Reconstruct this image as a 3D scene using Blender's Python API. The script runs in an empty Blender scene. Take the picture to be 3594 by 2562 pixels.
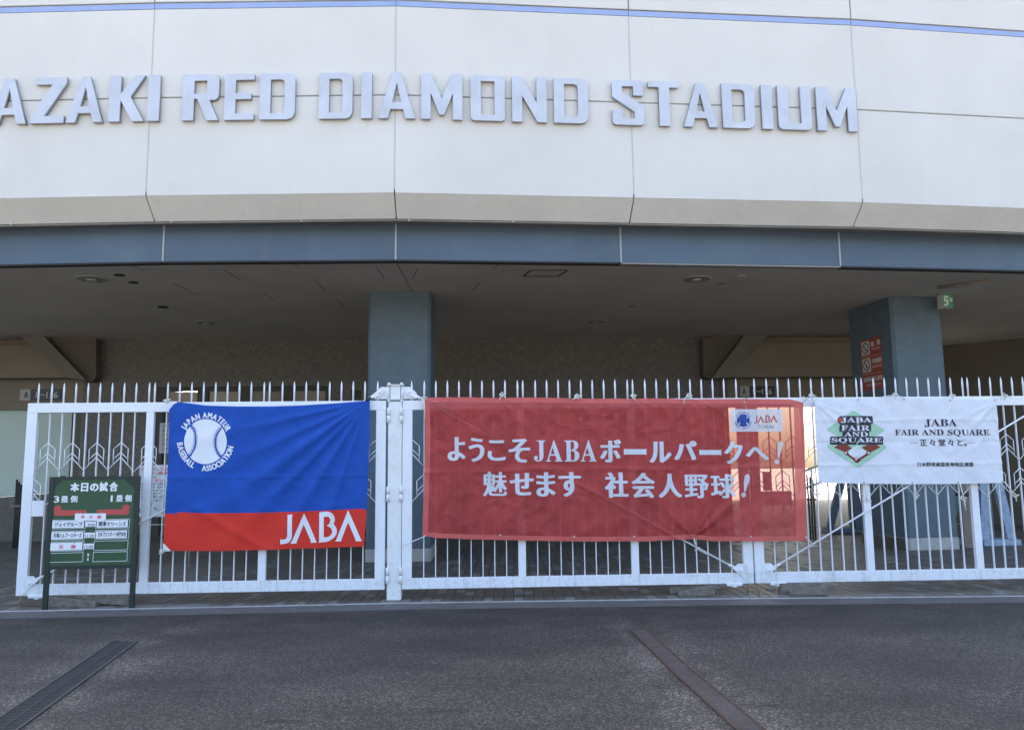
import bpy, bmesh, math, random
from mathutils import Vector, Matrix
random.seed(7)
C = bpy.context.scene.collection
scene = bpy.context.scene

# ------------------------------------------------------------------ camera
F_PX, PITCH, ROLL, EYE = 2826.0, .1263, -.0109, 1.5      # measured on the photograph, 3594 x 2562
cp, sp = math.cos(PITCH), math.sin(PITCH)
FWD = Vector((0, cp, sp)); UP0 = Vector((0, -sp, cp)); RT0 = Vector((1, 0, 0))
RT = RT0*math.cos(ROLL) + UP0*math.sin(ROLL)
UP = UP0*math.cos(ROLL) - RT0*math.sin(ROLL)
CAM = Vector((0, 0, EYE))
cd = bpy.data.cameras.new('camera'); cam = bpy.data.objects.new('camera', cd); C.objects.link(cam)
cam.matrix_world = Matrix(((RT.x, UP.x, -FWD.x, 0), (RT.y, UP.y, -FWD.y, 0), (RT.z, UP.z, -FWD.z, EYE), (0, 0, 0, 1)))
cd.sensor_width = 36; cd.lens = 36*F_PX/3594; cd.clip_end = 2000; cd.clip_start = .05
scene.camera = cam

# ------------------------------------------------------------------ sky, sun, exposure
SUN_EL, SUN_AZ = 52, -12          # azimuth measured from +y (behind the building) towards +x
w = bpy.data.worlds.new('World'); scene.world = w; w.use_nodes = True
nt = w.node_tree; bg = nt.nodes['Background']
sky = nt.nodes.new('ShaderNodeTexSky'); sky.sky_type = 'NISHITA'; sky.sun_disc = False
sky.sun_elevation = math.radians(SUN_EL); sky.sun_rotation = math.radians(SUN_AZ)
sky.dust_density = 4.0; sky.ozone_density = .6; sky.air_density = 1.0
nt.links.new(sky.outputs[0], bg.inputs[0]); bg.inputs[1].default_value = .15
sd = bpy.data.lights.new('sun', 'SUN'); sd.energy = 4.6; sd.angle = math.radians(.53); sd.color = (1, .95, .86)
so = bpy.data.objects.new('sun', sd); C.objects.link(so); so.location = (-6, 30, 40)
az, el = math.radians(SUN_AZ), math.radians(SUN_EL)
sdir = Vector((math.sin(az)*math.cos(el), math.cos(az)*math.cos(el), math.sin(el)))
so.rotation_euler = sdir.to_track_quat('Z', 'Y').to_euler()
vs = scene.view_settings
vs.view_transform = 'Standard'; vs.look = 'None'; vs.gamma = 1; vs.use_curve_mapping = False
vs.exposure = 2.2
scene.cycles.max_bounces = 10; scene.cycles.diffuse_bounces = 6; scene.cycles.transparent_max_bounces = 24
scene.cycles.use_denoising = True

# ------------------------------------------------------------------ measuring helpers
def ray(x, y):
    return FWD + RT*((x-1797)/F_PX) - UP*((y-1281)/F_PX)
def onz(x, y, z=0.0):
    d = ray(x, y); return CAM + d*((z-EYE)/d.z)
class Plane:
    """upright plane: p0 + e*u + z*v, n faces the viewer side"""
    def __init__(s, p0, e):
        s.p0 = Vector((p0[0], p0[1], 0)); s.e = Vector((e[0], e[1], 0)).normalized()
        s.n = Vector((s.e.y, -s.e.x, 0))
    def uv(s, x, y, d=0.0):
        r = ray(x, y); o = s.p0 + s.n*d - CAM
        t = s.n.dot(o)/s.n.dot(r); p = CAM + r*t
        return ((p-s.p0).dot(s.e), p.z)
    def pt(s, u, v, d=0.0):
        return s.p0 + s.e*u + s.n*d + Vector((0, 0, v))

# ------------------------------------------------------------------ object helpers
def tag(o, label=None, cat=None, group=None, kind=None):
    if label: o['label'] = label
    if cat: o['category'] = cat
    if group: o['group'] = group
    if kind: o['kind'] = kind
    return o
def thing(name, label, cat, loc=(0, 0, 0), group=None):
    o = bpy.data.objects.new(name, None); C.objects.link(o); o.location = loc; o.empty_display_size = .2
    return tag(o, label, cat, group)
def root_loc(p):
    while p.parent: p = p.parent
    return p.location
def obj(name, bm, m, parent=None, smooth=False, label=None, origin=None):
    """bm is in world coordinates; the object keeps them under its parent"""
    off = Vector((0, 0, 0))
    if parent is not None:
        q = parent
        while q is not None: off += q.location; q = q.parent
    own = Vector(origin) - off if origin is not None else Vector((0, 0, 0))
    bmesh.ops.translate(bm, verts=bm.verts, vec=-(off+own))
    me = bpy.data.meshes.new(name); bm.to_mesh(me); bm.free()
    if isinstance(m, (list, tuple)):
        for k in m: me.materials.append(k)
    elif m: me.materials.append(m)
    if smooth:
        for p in me.polygons: p.use_smooth = True
    o = bpy.data.objects.new(name, me); C.objects.link(o); o.location = own
    if parent is not None: o.parent = parent
    if label: o['label'] = label
    return o
def clone(o, loc, name=None, parent=None):
    c = o.copy(); C.objects.link(c); c.location = loc
    if parent is not None: c.parent = parent
    return c
def copy_tree(o, parent=None, shift=None):
    c = o.copy(); C.objects.link(c)
    if parent is not None: c.parent = parent
    if shift is not None: c.location = o.location + Vector(shift)
    for ch in list(o.children): copy_tree(ch, c)
    return c
def prism(bm, pts_a, pts_b, mi=0):
    """two matching rings"""
    a = [bm.verts.new(p) for p in pts_a]; b = [bm.verts.new(p) for p in pts_b]
    n = len(a); fs = [bm.faces.new(a), bm.faces.new(list(reversed(b)))]
    for i in range(n): fs.append(bm.faces.new((a[i], b[i], b[(i+1) % n], a[(i+1) % n])))
    for f in fs: f.material_index = mi
    bmesh.ops.recalc_face_normals(bm, faces=fs)
    return fs
def pbox(bm, P, u0, u1, v0, v1, d0, d1, mi=0):
    q = [(u0, v0), (u1, v0), (u1, v1), (u0, v1)]
    return prism(bm, [P.pt(u, v, d1) for u, v in q], [P.pt(u, v, d0) for u, v in q], mi)
def bevelled(bm, w=.003, seg=1):
    bmesh.ops.bevel(bm, geom=list(bm.edges), offset=w, segments=seg, affect='EDGES', profile=.7)
def wbox(bm, x0, x1, y0, y1, z0, z1, mi=0):
    return prism(bm, [(x0, y0, z0), (x1, y0, z0), (x1, y1, z0), (x0, y1, z0)], [(x0, y0, z1), (x1, y0, z1), (x1, y1, z1), (x0, y1, z1)], mi)
def tube(bm, pts, r, n=8, mi=0, taper=None):
    pts = [Vector(p) for p in pts]; rings = []
    for i, p in enumerate(pts):
        t = (pts[min(i+1, len(pts)-1)] - pts[max(i-1, 0)]).normalized()
        a = t.cross(Vector((0, 0, 1)))
        if a.length < .05: a = t.cross(Vector((0, 1, 0)))
        a.normalize(); b = t.cross(a)
        rr = r if taper is None else r*taper[i]
        rings.append([bm.verts.new(p + a*math.cos(k*2*math.pi/n)*rr + b*math.sin(k*2*math.pi/n)*rr) for k in range(n)])
    fs = [bm.faces.new(list(reversed(rings[0]))), bm.faces.new(rings[-1])]
    for i in range(len(pts)-1):
        for k in range(n):
            fs.append(bm.faces.new((rings[i][k], rings[i][(k+1) % n], rings[i+1][(k+1) % n], rings[i+1][k])))
    for f in fs: f.material_index = mi; f.smooth = True
    bmesh.ops.recalc_face_normals(bm, faces=fs)
B = bmesh.new

# ------------------------------------------------------------------ materials
def material(name, col, rough=.6, metal=0, var=.15, scale=3.0, bump=0, bscale=60, spec=.5, stain=None, streak=None, col2=None):
    """principled with noise-driven tint variation; stain=(colour, scale, amount), streak=(colour, amount)"""
    m = bpy.data.materials.new(name); m.use_nodes = True
    n = m.node_tree.nodes; L = m.node_tree.links; p = n['Principled BSDF']
    tc = n.new('ShaderNodeTexCoord'); geo = n.new('ShaderNodeNewGeometry')
    pos = geo.outputs['Position']
    a = n.new('ShaderNodeTexNoise'); a.inputs['Scale'].default_value = scale; a.inputs['Detail'].default_value = 6; a.inputs['Roughness'].default_value = .62
    L.new(pos, a.inputs['Vector'])
    r = n.new('ShaderNodeValToRGB'); r.color_ramp.elements[0].position = .3; r.color_ramp.elements[1].position = .7
    c2 = col2 or tuple(c*(1-var) for c in col)
    r.color_ramp.elements[0].color = (*c2, 1); r.color_ramp.elements[1].color = (*[min(1, c*(1+var*.35)) for c in col], 1)
    L.new(a.outputs['Fac'], r.inputs['Fac']); out = r.outputs['Color']
    def over(fac, colour):
        nonlocal out
        mx = n.new('ShaderNodeMix'); mx.data_type = 'RGBA'; L.new(fac, mx.inputs['Factor']); L.new(out, mx.inputs['A'])
        mx.inputs['B'].default_value = (*colour, 1); out = mx.outputs['Result']
    if stain:
        for sc, amt, cc in ([stain] if not isinstance(stain, list) else stain):
            s = n.new('ShaderNodeTexNoise'); s.inputs['Scale'].default_value = sc; s.inputs['Detail'].default_value = 5
            L.new(pos, s.inputs['Vector'])
            rr = n.new('ShaderNodeMapRange'); rr.inputs['From Min'].default_value = .56; rr.inputs['From Max'].default_value = .72; rr.inputs['To Max'].default_value = amt
            L.new(s.outputs['Fac'], rr.inputs['Value']); over(rr.outputs['Result'], cc)
    if streak:
        amt, cc, sx, sz = streak
        mp = n.new('ShaderNodeMapping'); mp.inputs['Scale'].default_value = (sx, sx, sz); L.new(pos, mp.inputs['Vector'])
        s = n.new('ShaderNodeTexNoise'); s.inputs['Scale'].default_value = 1; s.inputs['Detail'].default_value = 4; L.new(mp.outputs[0], s.inputs['Vector'])
        rr = n.new('ShaderNodeMapRange'); rr.inputs['From Min'].default_value = .55; rr.inputs['From Max'].default_value = .78; rr.inputs['To Max'].default_value = amt
        L.new(s.outputs['Fac'], rr.inputs['Value']); over(rr.outputs['Result'], cc)
    L.new(out, p.inputs['Base Color'])
    p.inputs['Roughness'].default_value = rough; p.inputs['Metallic'].default_value = metal
    p.inputs['Specular IOR Level'].default_value = spec
    if bump:
        b = n.new('ShaderNodeTexNoise'); b.inputs['Scale'].default_value = bscale; b.inputs['Detail'].default_value = 4
        L.new(pos, b.inputs['Vector'])
        bb = n.new('ShaderNodeBump'); bb.inputs['Strength'].default_value = bump; bb.inputs['Distance'].default_value = .01
        L.new(b.outputs['Fac'], bb.inputs['Height']); L.new(bb.outputs[0], p.inputs['Normal'])
    return m
def emis(name, col, strength):
    m = bpy.data.materials.new(name); m.use_nodes = True; n = m.node_tree.nodes; L = m.node_tree.links
    p = n['Principled BSDF']; p.inputs['Base Color'].default_value = (*col, 1)
    p.inputs['Emission Color'].default_value = (*col, 1); p.inputs['Emission Strength'].default_value = strength
    return m
def cloth(name, col, transp, tcol, var=.1, scale=6, translucent=.25, crumple=0):
    m = bpy.data.materials.new(name); m.use_nodes = True; n = m.node_tree.nodes; L = m.node_tree.links
    p = n['Principled BSDF']; o = n['Material Output']; geo = n.new('ShaderNodeNewGeometry')
    a = n.new('ShaderNodeTexNoise'); a.inputs['Scale'].default_value = scale; a.inputs['Detail'].default_value = 8; L.new(geo.outputs['Position'], a.inputs['Vector'])
    r = n.new('ShaderNodeValToRGB'); r.color_ramp.elements[0].position = .3; r.color_ramp.elements[1].position = .7
    r.color_ramp.elements[0].color = (*[c*(1-var) for c in col], 1); r.color_ramp.elements[1].color = (*col, 1)
    L.new(a.outputs['Fac'], r.inputs[0]); L.new(r.outputs[0], p.inputs['Base Color'])
    p.inputs['Roughness'].default_value = .7; p.inputs['Specular IOR Level'].default_value = .25
    p.inputs['Sheen Weight'].default_value = .15
    w1 = n.new('ShaderNodeTexNoise'); w1.inputs['Scale'].default_value = 700; L.new(geo.outputs['Position'], w1.inputs['Vector'])
    bb = n.new('ShaderNodeBump'); bb.inputs['Strength'].default_value = .15; bb.inputs['Distance'].default_value = .002
    L.new(w1.outputs['Fac'], bb.inputs['Height']); L.new(bb.outputs[0], p.inputs['Normal'])
    if crumple:
        ck = n.new('ShaderNodeTexVoronoi'); ck.feature = 'SMOOTH_F1'; ck.inputs['Scale'].default_value = 5.5; ck.inputs['Smoothness'].default_value = .35
        dn = n.new('ShaderNodeTexNoise'); dn.inputs['Scale'].default_value = 2.2; dn.inputs['Detail'].default_value = 5; L.new(geo.outputs['Position'], dn.inputs['Vector'])
        ad = n.new('ShaderNodeVectorMath'); ad.operation = 'MULTIPLY_ADD'; ad.inputs[1].default_value = (.5, .5, .5); L.new(dn.outputs['Color'], ad.inputs[0]); L.new(geo.outputs['Position'], ad.inputs[2]); L.new(ad.outputs[0], ck.inputs['Vector'])
        b2 = n.new('ShaderNodeBump'); b2.inputs['Strength'].default_value = crumple; b2.inputs['Distance'].default_value = .05
        L.new(ck.outputs['Distance'], b2.inputs['Height']); L.new(bb.outputs[0], b2.inputs['Normal']); L.new(b2.outputs[0], p.inputs['Normal'])
    tl = n.new('ShaderNodeBsdfTranslucent'); L.new(r.outputs[0], tl.inputs['Color'])
    m1 = n.new('ShaderNodeMixShader'); m1.inputs[0].default_value = translucent; L.new(p.outputs[0], m1.inputs[1]); L.new(tl.outputs[0], m1.inputs[2])
    tr = n.new('ShaderNodeBsdfTransparent'); tr.inputs[0].default_value = (*tcol, 1)
    m2 = n.new('ShaderNodeMixShader'); m2.inputs[0].default_value = transp; L.new(m1.outputs[0], m2.inputs[1]); L.new(tr.outputs[0], m2.inputs[2])
    L.new(m2.outputs[0], o.inputs[0]); return m

M = {}
M['facade'] = material('facade_render', (.70, .672, .62), .85, var=.08, scale=.5, bump=.35, bscale=140, streak=(.10, (.56, .51, .44), 6, .35), stain=[(1.1, .14, (.66, .60, .51)), (90, .12, (.80, .77, .70))])
M['bevel'] = material('bevel_render', (.80, .765, .70), .9, var=.08, scale=1.2, bump=.5, bscale=120, streak=(.12, (.42, .36, .28), 7, 1), stain=[(60, .3, (.76, .72, .64))])
M['stripe'] = material('blue_stripe_paint', (.32, .41, .66), .6, var=.08, scale=3)
M['groove'] = material('joint_sealant', (.30, .285, .26), .8, var=.2)
M['sealant'] = material('pale_joint_sealant', (.50, .50, .48), .7, var=.1, scale=5)
M['letter'] = material('brushed_metal_letter', (.57, .58, .62), .52, metal=.25, var=.14, scale=2.5)
M['lettside'] = material('metal_letter_side', (.40, .40, .41), .5, metal=.3, var=.1)
M['band'] = material('steel_blue_panel', (.082, .122, .172), .5, var=.18, scale=.6, bump=.05, bscale=200, streak=(.25, (.14, .17, .19), 3, .8), stain=[(.8, .35, (.12, .17, .2))])
M['bandjoint'] = material('grey_joint_cover', (.42, .43, .42), .5, var=.15)
M['ceiling'] = material('soffit_board', (.54, .495, .42), .85, var=.12, scale=.8, bump=.15, bscale=180, stain=[(.6, .15, (.25, .22, .17))])
M['dark'] = material('dark_recess', (.03, .028, .025), .8, var=.2)
M['slot'] = material('ceiling_slot_shade', (.13, .12, .10), .8)
M['column'] = material('blue_grey_stone_paint', (.108, .148, .175), .7, var=.15, scale=5, bump=.6, bscale=45, stain=[(25, .3, (.07, .11, .14)), (3, .15, (.16, .22, .25))])
M['plinth'] = material('pale_plinth', (.44, .43, .40), .8, var=.15, scale=6, bump=.3, stain=[(9, .5, (.22, .2, .17))])
M['tile'] = material('brown_tile', (.165, .150, .128), .6, var=.25, scale=9, bump=.2, bscale=90)
M['tile2'] = material('brown_tile_pinkish', (.168, .146, .124), .6, var=.25, scale=9, bump=.2, bscale=90)
M['grout'] = material('dark_grout', (.06, .052, .043), .9)
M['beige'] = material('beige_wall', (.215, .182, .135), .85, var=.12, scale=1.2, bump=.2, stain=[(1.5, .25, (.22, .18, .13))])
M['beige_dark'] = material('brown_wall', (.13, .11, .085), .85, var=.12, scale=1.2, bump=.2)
M['strut'] = material('grey_strut', (.17, .16, .13), .8, var=.1)
M['white'] = material('white_gate_paint', (.80, .82, .86), .42, var=.04, scale=4, stain=[(14, .25, (.62, .60, .55)), (60, .25, (.52, .48, .42))])
M['white_dirty'] = material('white_gate_paint_weathered', (.78, .80, .84), .45, var=.06, scale=4, stain=[(6, .5, (.56, .54, .50)), (30, .4, (.34, .30, .25))], streak=(.5, (.36, .35, .33), 18, .8))
M['white_post'] = material('white_post_paint', (.78, .79, .80), .45, var=.05, scale=3, stain=[(7, .25, (.62, .58, .5)), (22, .22, (.45, .36, .26))])
M['rust'] = material('rusty_rod', (.30, .22, .14), .9, var=.5, scale=30)
M['rope'] = material('white_cotton_rope', (.72, .71, .66), .9, var=.1, scale=80)
M['black'] = material('black_tape', (.02, .02, .025), .5)
M['wood'] = material('grey_weathered_wood', (.20, .175, .145), .9, var=.5, scale=14, bump=.6, bscale=40)
M['green_board'] = material('green_board_enamel', (.026, .078, .032), .5, var=.12, scale=3)
M['green_frame'] = material('dark_green_frame', (.013, .024, .018), .5, var=.2, scale=8)
M['print_white'] = material('white_print', (.80, .82, .84), .6, var=.03)
M['print_red'] = material('board_red_print', (.50, .075, .06), .6, var=.05)
M['ink_red'] = material('red_marker_ink', (.75, .06, .10), .6, var=.05)
M['ink_black'] = material('black_ink', (.03, .03, .05), .6, var=.05)
M['ink_navy'] = material('navy_print', (.06, .06, .11), .6, var=.05)
M['card'] = material('white_magnet_card', (.80, .82, .85), .5, var=.03)
M['paper'] = material('white_paper_notice', (.55, .56, .56), .8, var=.1, scale=4)
M['frame_brown'] = material('dark_bronze_door_frame', (.030, .022, .018), .5, var=.2)
M['sign_grey'] = material('pale_grey_sign_plate', (.36, .37, .33), .5, var=.05)
M['sign_navy'] = material('navy_sign_plate', (.018, .018, .035), .4, var=.05)
M['sign_red'] = material('red_warning_sign', (.36, .07, .045), .5, var=.08)
M['sign_cream'] = material('cream_sign_print', (.60, .55, .50), .6, var=.05)
M['metal_rail'] = material('worn_steel_edge', (.34, .34, .34), .45, metal=.4, var=.3, scale=6)
M['downlight'] = material('lamp_trim_metal', (.45, .44, .40), .4, var=.1)
M['trestle_blue'] = material('chalky_blue_paint', (.33, .42, .55), .7, var=.25, scale=12, stain=[(18, .5, (.16, .19, .22))])
M['trestle_grey'] = material('faded_grey_blue_paint', (.10, .125, .16), .7, var=.3, scale=12)
M['trestle_green'] = material('mottled_green_cloth_wrap', (.17, .25, .25), .85, var=.6, scale=40)
M['pipe'] = material('dark_rusty_pipe', (.06, .045, .04), .8, var=.4, scale=20)
M['brownpost'] = material('brown_painted_post', (.22, .17, .14), .7, var=.15)
M['lime'] = material('sunlit_concrete', (.42, .40, .36), .85, var=.15, scale=1)

# asphalt with visible aggregate
def asphalt():
    m = bpy.data.materials.new('aggregate_asphalt'); m.use_nodes = True; n = m.node_tree.nodes; L = m.node_tree.links
    p = n['Principled BSDF']; geo = n.new('ShaderNodeNewGeometry'); pos = geo.outputs['Position']
    def vor(sc):
        v = n.new('ShaderNodeTexVoronoi'); v.inputs['Scale'].default_value = sc; L.new(pos, v.inputs['Vector']); return v
    v = vor(105); v2 = vor(38)
    r = n.new('ShaderNodeValToRGB'); cr = r.color_ramp; cr.elements[0].position = 0; cr.elements[0].color = (.008, .0073, .0063, 1)
    cr.elements[1].position = .5; cr.elements[1].color = (.027, .0250, .0215, 1)
    e = cr.elements.new(.8); e.color = (.056, .0520, .0450, 1); e = cr.elements.new(.95); e.color = (.14, .131, .115, 1)
    sep = n.new('ShaderNodeSeparateColor'); L.new(v.outputs['Color'], sep.inputs[0]); L.new(sep.outputs[0], r.inputs[0])
    big = n.new('ShaderNodeTexNoise'); big.inputs['Scale'].default_value = .55; big.inputs['Detail'].default_value = 7; big.inputs['Roughness'].default_value = .6
    mp = n.new('ShaderNodeMapping'); mp.inputs['Scale'].default_value = (1, 2.2, 1); L.new(pos, mp.inputs[0]); L.new(mp.outputs[0], big.inputs['Vector'])
    br = n.new('ShaderNodeMapRange'); br.inputs['From Min'].default_value = .3; br.inputs['From Max'].default_value = .7; br.inputs['To Min'].default_value = .48; br.inputs['To Max'].default_value = 1.5
    L.new(big.outputs['Fac'], br.inputs['Value'])
    mul = n.new('ShaderNodeVectorMath'); mul.operation = 'SCALE'; L.new(r.outputs[0], mul.inputs[0]); L.new(br.outputs[0], mul.inputs['Scale'])
    tn = n.new('ShaderNodeTexNoise'); tn.inputs['Scale'].default_value = .3; tn.inputs['Detail'].default_value = 3; L.new(pos, tn.inputs['Vector'])
    mx = n.new('ShaderNodeMix'); mx.data_type = 'RGBA'; mx.blend_type = 'MULTIPLY'; L.new(tn.outputs['Fac'], mx.inputs['Factor']); L.new(mul.outputs[0], mx.inputs['A']); mx.inputs['B'].default_value = (1.0, .88, .76, 1)
    # light flecks
    f = n.new('ShaderNodeTexNoise'); f.inputs['Scale'].default_value = 30; f.inputs['Detail'].default_value = 3; L.new(pos, f.inputs['Vector'])
    fr = n.new('ShaderNodeMapRange'); fr.inputs['From Min'].default_value = .5; fr.inputs['From Max'].default_value = .75; fr.inputs['To Max'].default_value = .45
    L.new(f.outputs['Fac'], fr.inputs['Value'])
    mx2 = n.new('ShaderNodeMix'); mx2.data_type = 'RGBA'; L.new(fr.outputs[0], mx2.inputs['Factor']); L.new(mx.outputs['Result'], mx2.inputs['A']); mx2.inputs['B'].default_value = (.066, .061, .053, 1)
    # worn pale aggregate beside the drains, dark damp band along the kerb
    sx = n.new('ShaderNodeSeparateXYZ'); L.new(pos, sx.inputs[0])
    def mth(op, a, b=None, c=None):
        q = n.new('ShaderNodeMath'); q.operation = op
        for i_, v_ in enumerate((a, b, c)):
            if v_ is None: continue
            if isinstance(v_, (int, float)): q.inputs[i_].default_value = v_
            else: L.new(v_, q.inputs[i_])
        return q.outputs[0]
    def mr(v_, a, b, c, d):
        q = n.new('ShaderNodeMapRange'); q.interpolation_type = 'SMOOTHSTEP'; L.new(v_, q.inputs['Value'])
        for k_, x_ in zip(('From Min', 'From Max', 'To Min', 'To Max'), (a, b, c, d)): q.inputs[k_].default_value = x_
        return q.outputs[0]
    wn = n.new('ShaderNodeTexNoise'); wn.inputs['Scale'].default_value = 2.2; wn.inputs['Detail'].default_value = 6; L.new(pos, wn.inputs['Vector'])
    wob = mth('MULTIPLY_ADD', wn.outputs['Fac'], .9, -.45)
    dR_ = mth('ABSOLUTE', mth('SUBTRACT', mth('ADD', sx.outputs['X'], wob), 1.25))
    dL_ = mth('ABSOLUTE', mth('ADD', mth('MULTIPLY_ADD', sx.outputs['Y'], .18, sx.outputs['X']), mth('SUBTRACT', 2.12, wob)))
    near_ = mth('MULTIPLY', mr(mth('MINIMUM', dR_, dL_), .15, .55, 1, 0), mr(sx.outputs['Y'], 7.6, 8.5, 1, 0))
    wear = mth('MULTIPLY', near_, mr(wn.outputs['Fac'], .35, .62, .15, .75))
    pale = n.new('ShaderNodeVectorMath'); pale.operation = 'SCALE'; L.new(mx2.outputs['Result'], pale.inputs[0]); pale.inputs['Scale'].default_value = 2.3
    mw = n.new('ShaderNodeMix'); mw.data_type = 'RGBA'; L.new(wear, mw.inputs['Factor']); L.new(mx2.outputs['Result'], mw.inputs['A']); L.new(pale.outputs[0], mw.inputs['B'])
    damp = mth('MULTIPLY', mr(mth('MULTIPLY_ADD', wob, 2.2, sx.outputs['Y']), 6.6, 8.1, 0, 1), mr(wn.outputs['Fac'], .3, .6, 1, .45))
    dk = n.new('ShaderNodeVectorMath'); dk.operation = 'SCALE'; L.new(mw.outputs['Result'], dk.inputs[0]); dk.inputs['Scale'].default_value = .38
    md = n.new('ShaderNodeMix'); md.data_type = 'RGBA'; L.new(damp, md.inputs['Factor']); L.new(mw.outputs['Result'], md.inputs['A']); L.new(dk.outputs[0], md.inputs['B'])
    # dark crack-like patches
    k = n.new('ShaderNodeTexNoise'); k.inputs['Scale'].default_value = 1; k.inputs['Detail'].default_value = 6
    mk = n.new('ShaderNodeMapping'); mk.inputs['Scale'].default_value = (1.6, 6, 1); L.new(pos, mk.inputs[0]); L.new(mk.outputs[0], k.inputs['Vector'])
    kr = n.new('ShaderNodeMapRange'); kr.inputs['From Min'].default_value = .66; kr.inputs['From Max'].default_value = .72; kr.inputs['To Max'].default_value = .8
    L.new(k.outputs['Fac'], kr.inputs['Value'])
    mx3 = n.new('ShaderNodeMix'); mx3.data_type = 'RGBA'; L.new(kr.outputs[0], mx3.inputs['Factor']); L.new(md.outputs['Result'], mx3.inputs['A']); mx3.inputs['B'].default_value = (.008, .008, .008, 1)
    L.new(mx3.outputs['Result'], p.inputs['Base Color']); p.inputs['Roughness'].default_value = .78
    b = n.new('ShaderNodeBump'); b.inputs['Strength'].default_value = .8; b.inputs['Distance'].default_value = .006
    L.new(v.outputs['Distance'], b.inputs['Height']); L.new(b.outputs[0], p.inputs['Normal'])
    return m
M['asphalt'] = asphalt()
M['paver'] = material('grey_brown_paver', (.125, .11, .09), .5, var=.3, scale=7, bump=.3, bscale=120)
M['paver_pale'] = material('pale_grey_paver', (.175, .17, .155), .8, var=.3, scale=8, bump=.3, bscale=120)
M['bedding'] = material('dark_sand_bed', (.03, .027, .022), .95)
M['bounce_ground'] = material('pale_bounce_paving', (.23, .205, .17), .85, var=.15, scale=1)
M['kerb'] = material('concrete_kerb_strip', (.088, .086, .083), .6, var=.3, scale=2.5, bump=.2, bscale=90, stain=[(1.2, .5, (.10, .10, .105)), (6, .3, (.17, .17, .17))])
M['grate'] = material('dark_cast_grating', (.055, .055, .055), .55, var=.3, scale=14)
M['rust_plate'] = material('rusted_drain_cover', (.062, .052, .050), .7, var=.4, scale=5, stain=[(3, .8, (.055, .038, .03)), (14, .8, (.045, .028, .022)), (50, .5, (.15, .14, .135))])
M['rust_edge'] = material('rusty_edge_steel', (.085, .048, .032), .8, var=.4, scale=12)

M['flag_blue'] = cloth('blue_flag_cloth', (.012, .085, .44), 0, (1, 1, 1), var=.14, translucent=.10, crumple=.25)
M['flag_red'] = cloth('red_flag_cloth', (.74, .042, .026), 0, (1, 1, 1), var=.10, translucent=.10)
M['flag_white'] = cloth('white_flag_print', (.78, .80, .84), 0, (1, 1, 1), var=.03, translucent=.05)
M['banner_red'] = cloth('red_mesh_banner', (.60, .072, .070), 0.185, (1.0, .92, .84), var=.22, scale=2.5, translucent=.22, crumple=.8)
M['banner_hem'] = cloth('red_banner_hem', (.72, .15, .13), .04, (1, .7, .6), var=.1, scale=5, translucent=.2)
M['banner_print'] = cloth('white_banner_print', (.78, .80, .86), .20, (1, 1, 1), var=.04, translucent=.15)
M['banner_navy'] = cloth('banner_blue_print', (.035, .08, .36), .10, (1, 1, 1), var=.04, translucent=.15)
M['banner_logo_red'] = cloth('banner_orange_red_print', (.55, .13, .10), .10, (1, 1, 1), var=.04, translucent=.15)
M['banner_grey'] = cloth('banner_grey_print', (.30, .31, .34), .10, (1, 1, 1), var=.04, translucent=.15)
M['banner_white'] = cloth('white_banner_cloth', (.80, .82, .88), 0, (1, 1, 1), var=.05, scale=2, translucent=.12, crumple=.22)
M['p_green'] = cloth('banner_mint_print', (.38, .62, .45), 0, (1, 1, 1), var=.05, translucent=.05)
M['p_brown'] = cloth('banner_brown_print', (.23, .05, .03), 0, (1, 1, 1), var=.08, translucent=.03)
M['p_dred'] = cloth('banner_dark_red_print', (.22, .03, .03), 0, (1, 1, 1), var=.08, translucent=.03)
M['p_navy'] = cloth('banner_charcoal_print', (.045, .04, .06), 0, (1, 1, 1), var=.08, translucent=.03)
M['p_red'] = cloth('banner_ball_red_print', (.50, .08, .04), 0, (1, 1, 1), var=.08, translucent=.03)

glass = bpy.data.materials.new('door_glass'); glass.use_nodes = True
_p = glass.node_tree.nodes['Principled BSDF']; _p.inputs['Base Color'].default_value = (.55, .5, .42, 1); _p.inputs['Roughness'].default_value = .03
_p.inputs['Alpha'].default_value = .12
M['glass'] = glass
fg = bpy.data.materials.new('frosted_panel'); fg.use_nodes = True; n = fg.node_tree.nodes
_p = n['Principled BSDF']; _p.inputs['Base Color'].default_value = (.66, .76, .75, 1); _p.inputs['Roughness'].default_value = .5
_t = n.new('ShaderNodeBsdfTranslucent'); _t.inputs[0].default_value = (.62, .72, .72, 1); _m = n.new('ShaderNodeMixShader'); _m.inputs[0].default_value = .6
fg.node_tree.links.new(_p.outputs[0], _m.inputs[1]); fg.node_tree.links.new(_t.outputs[0], _m.inputs[2]); fg.node_tree.links.new(_m.outputs[0], n['Material Output'].inputs[0])
M['frosted'] = fg

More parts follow.
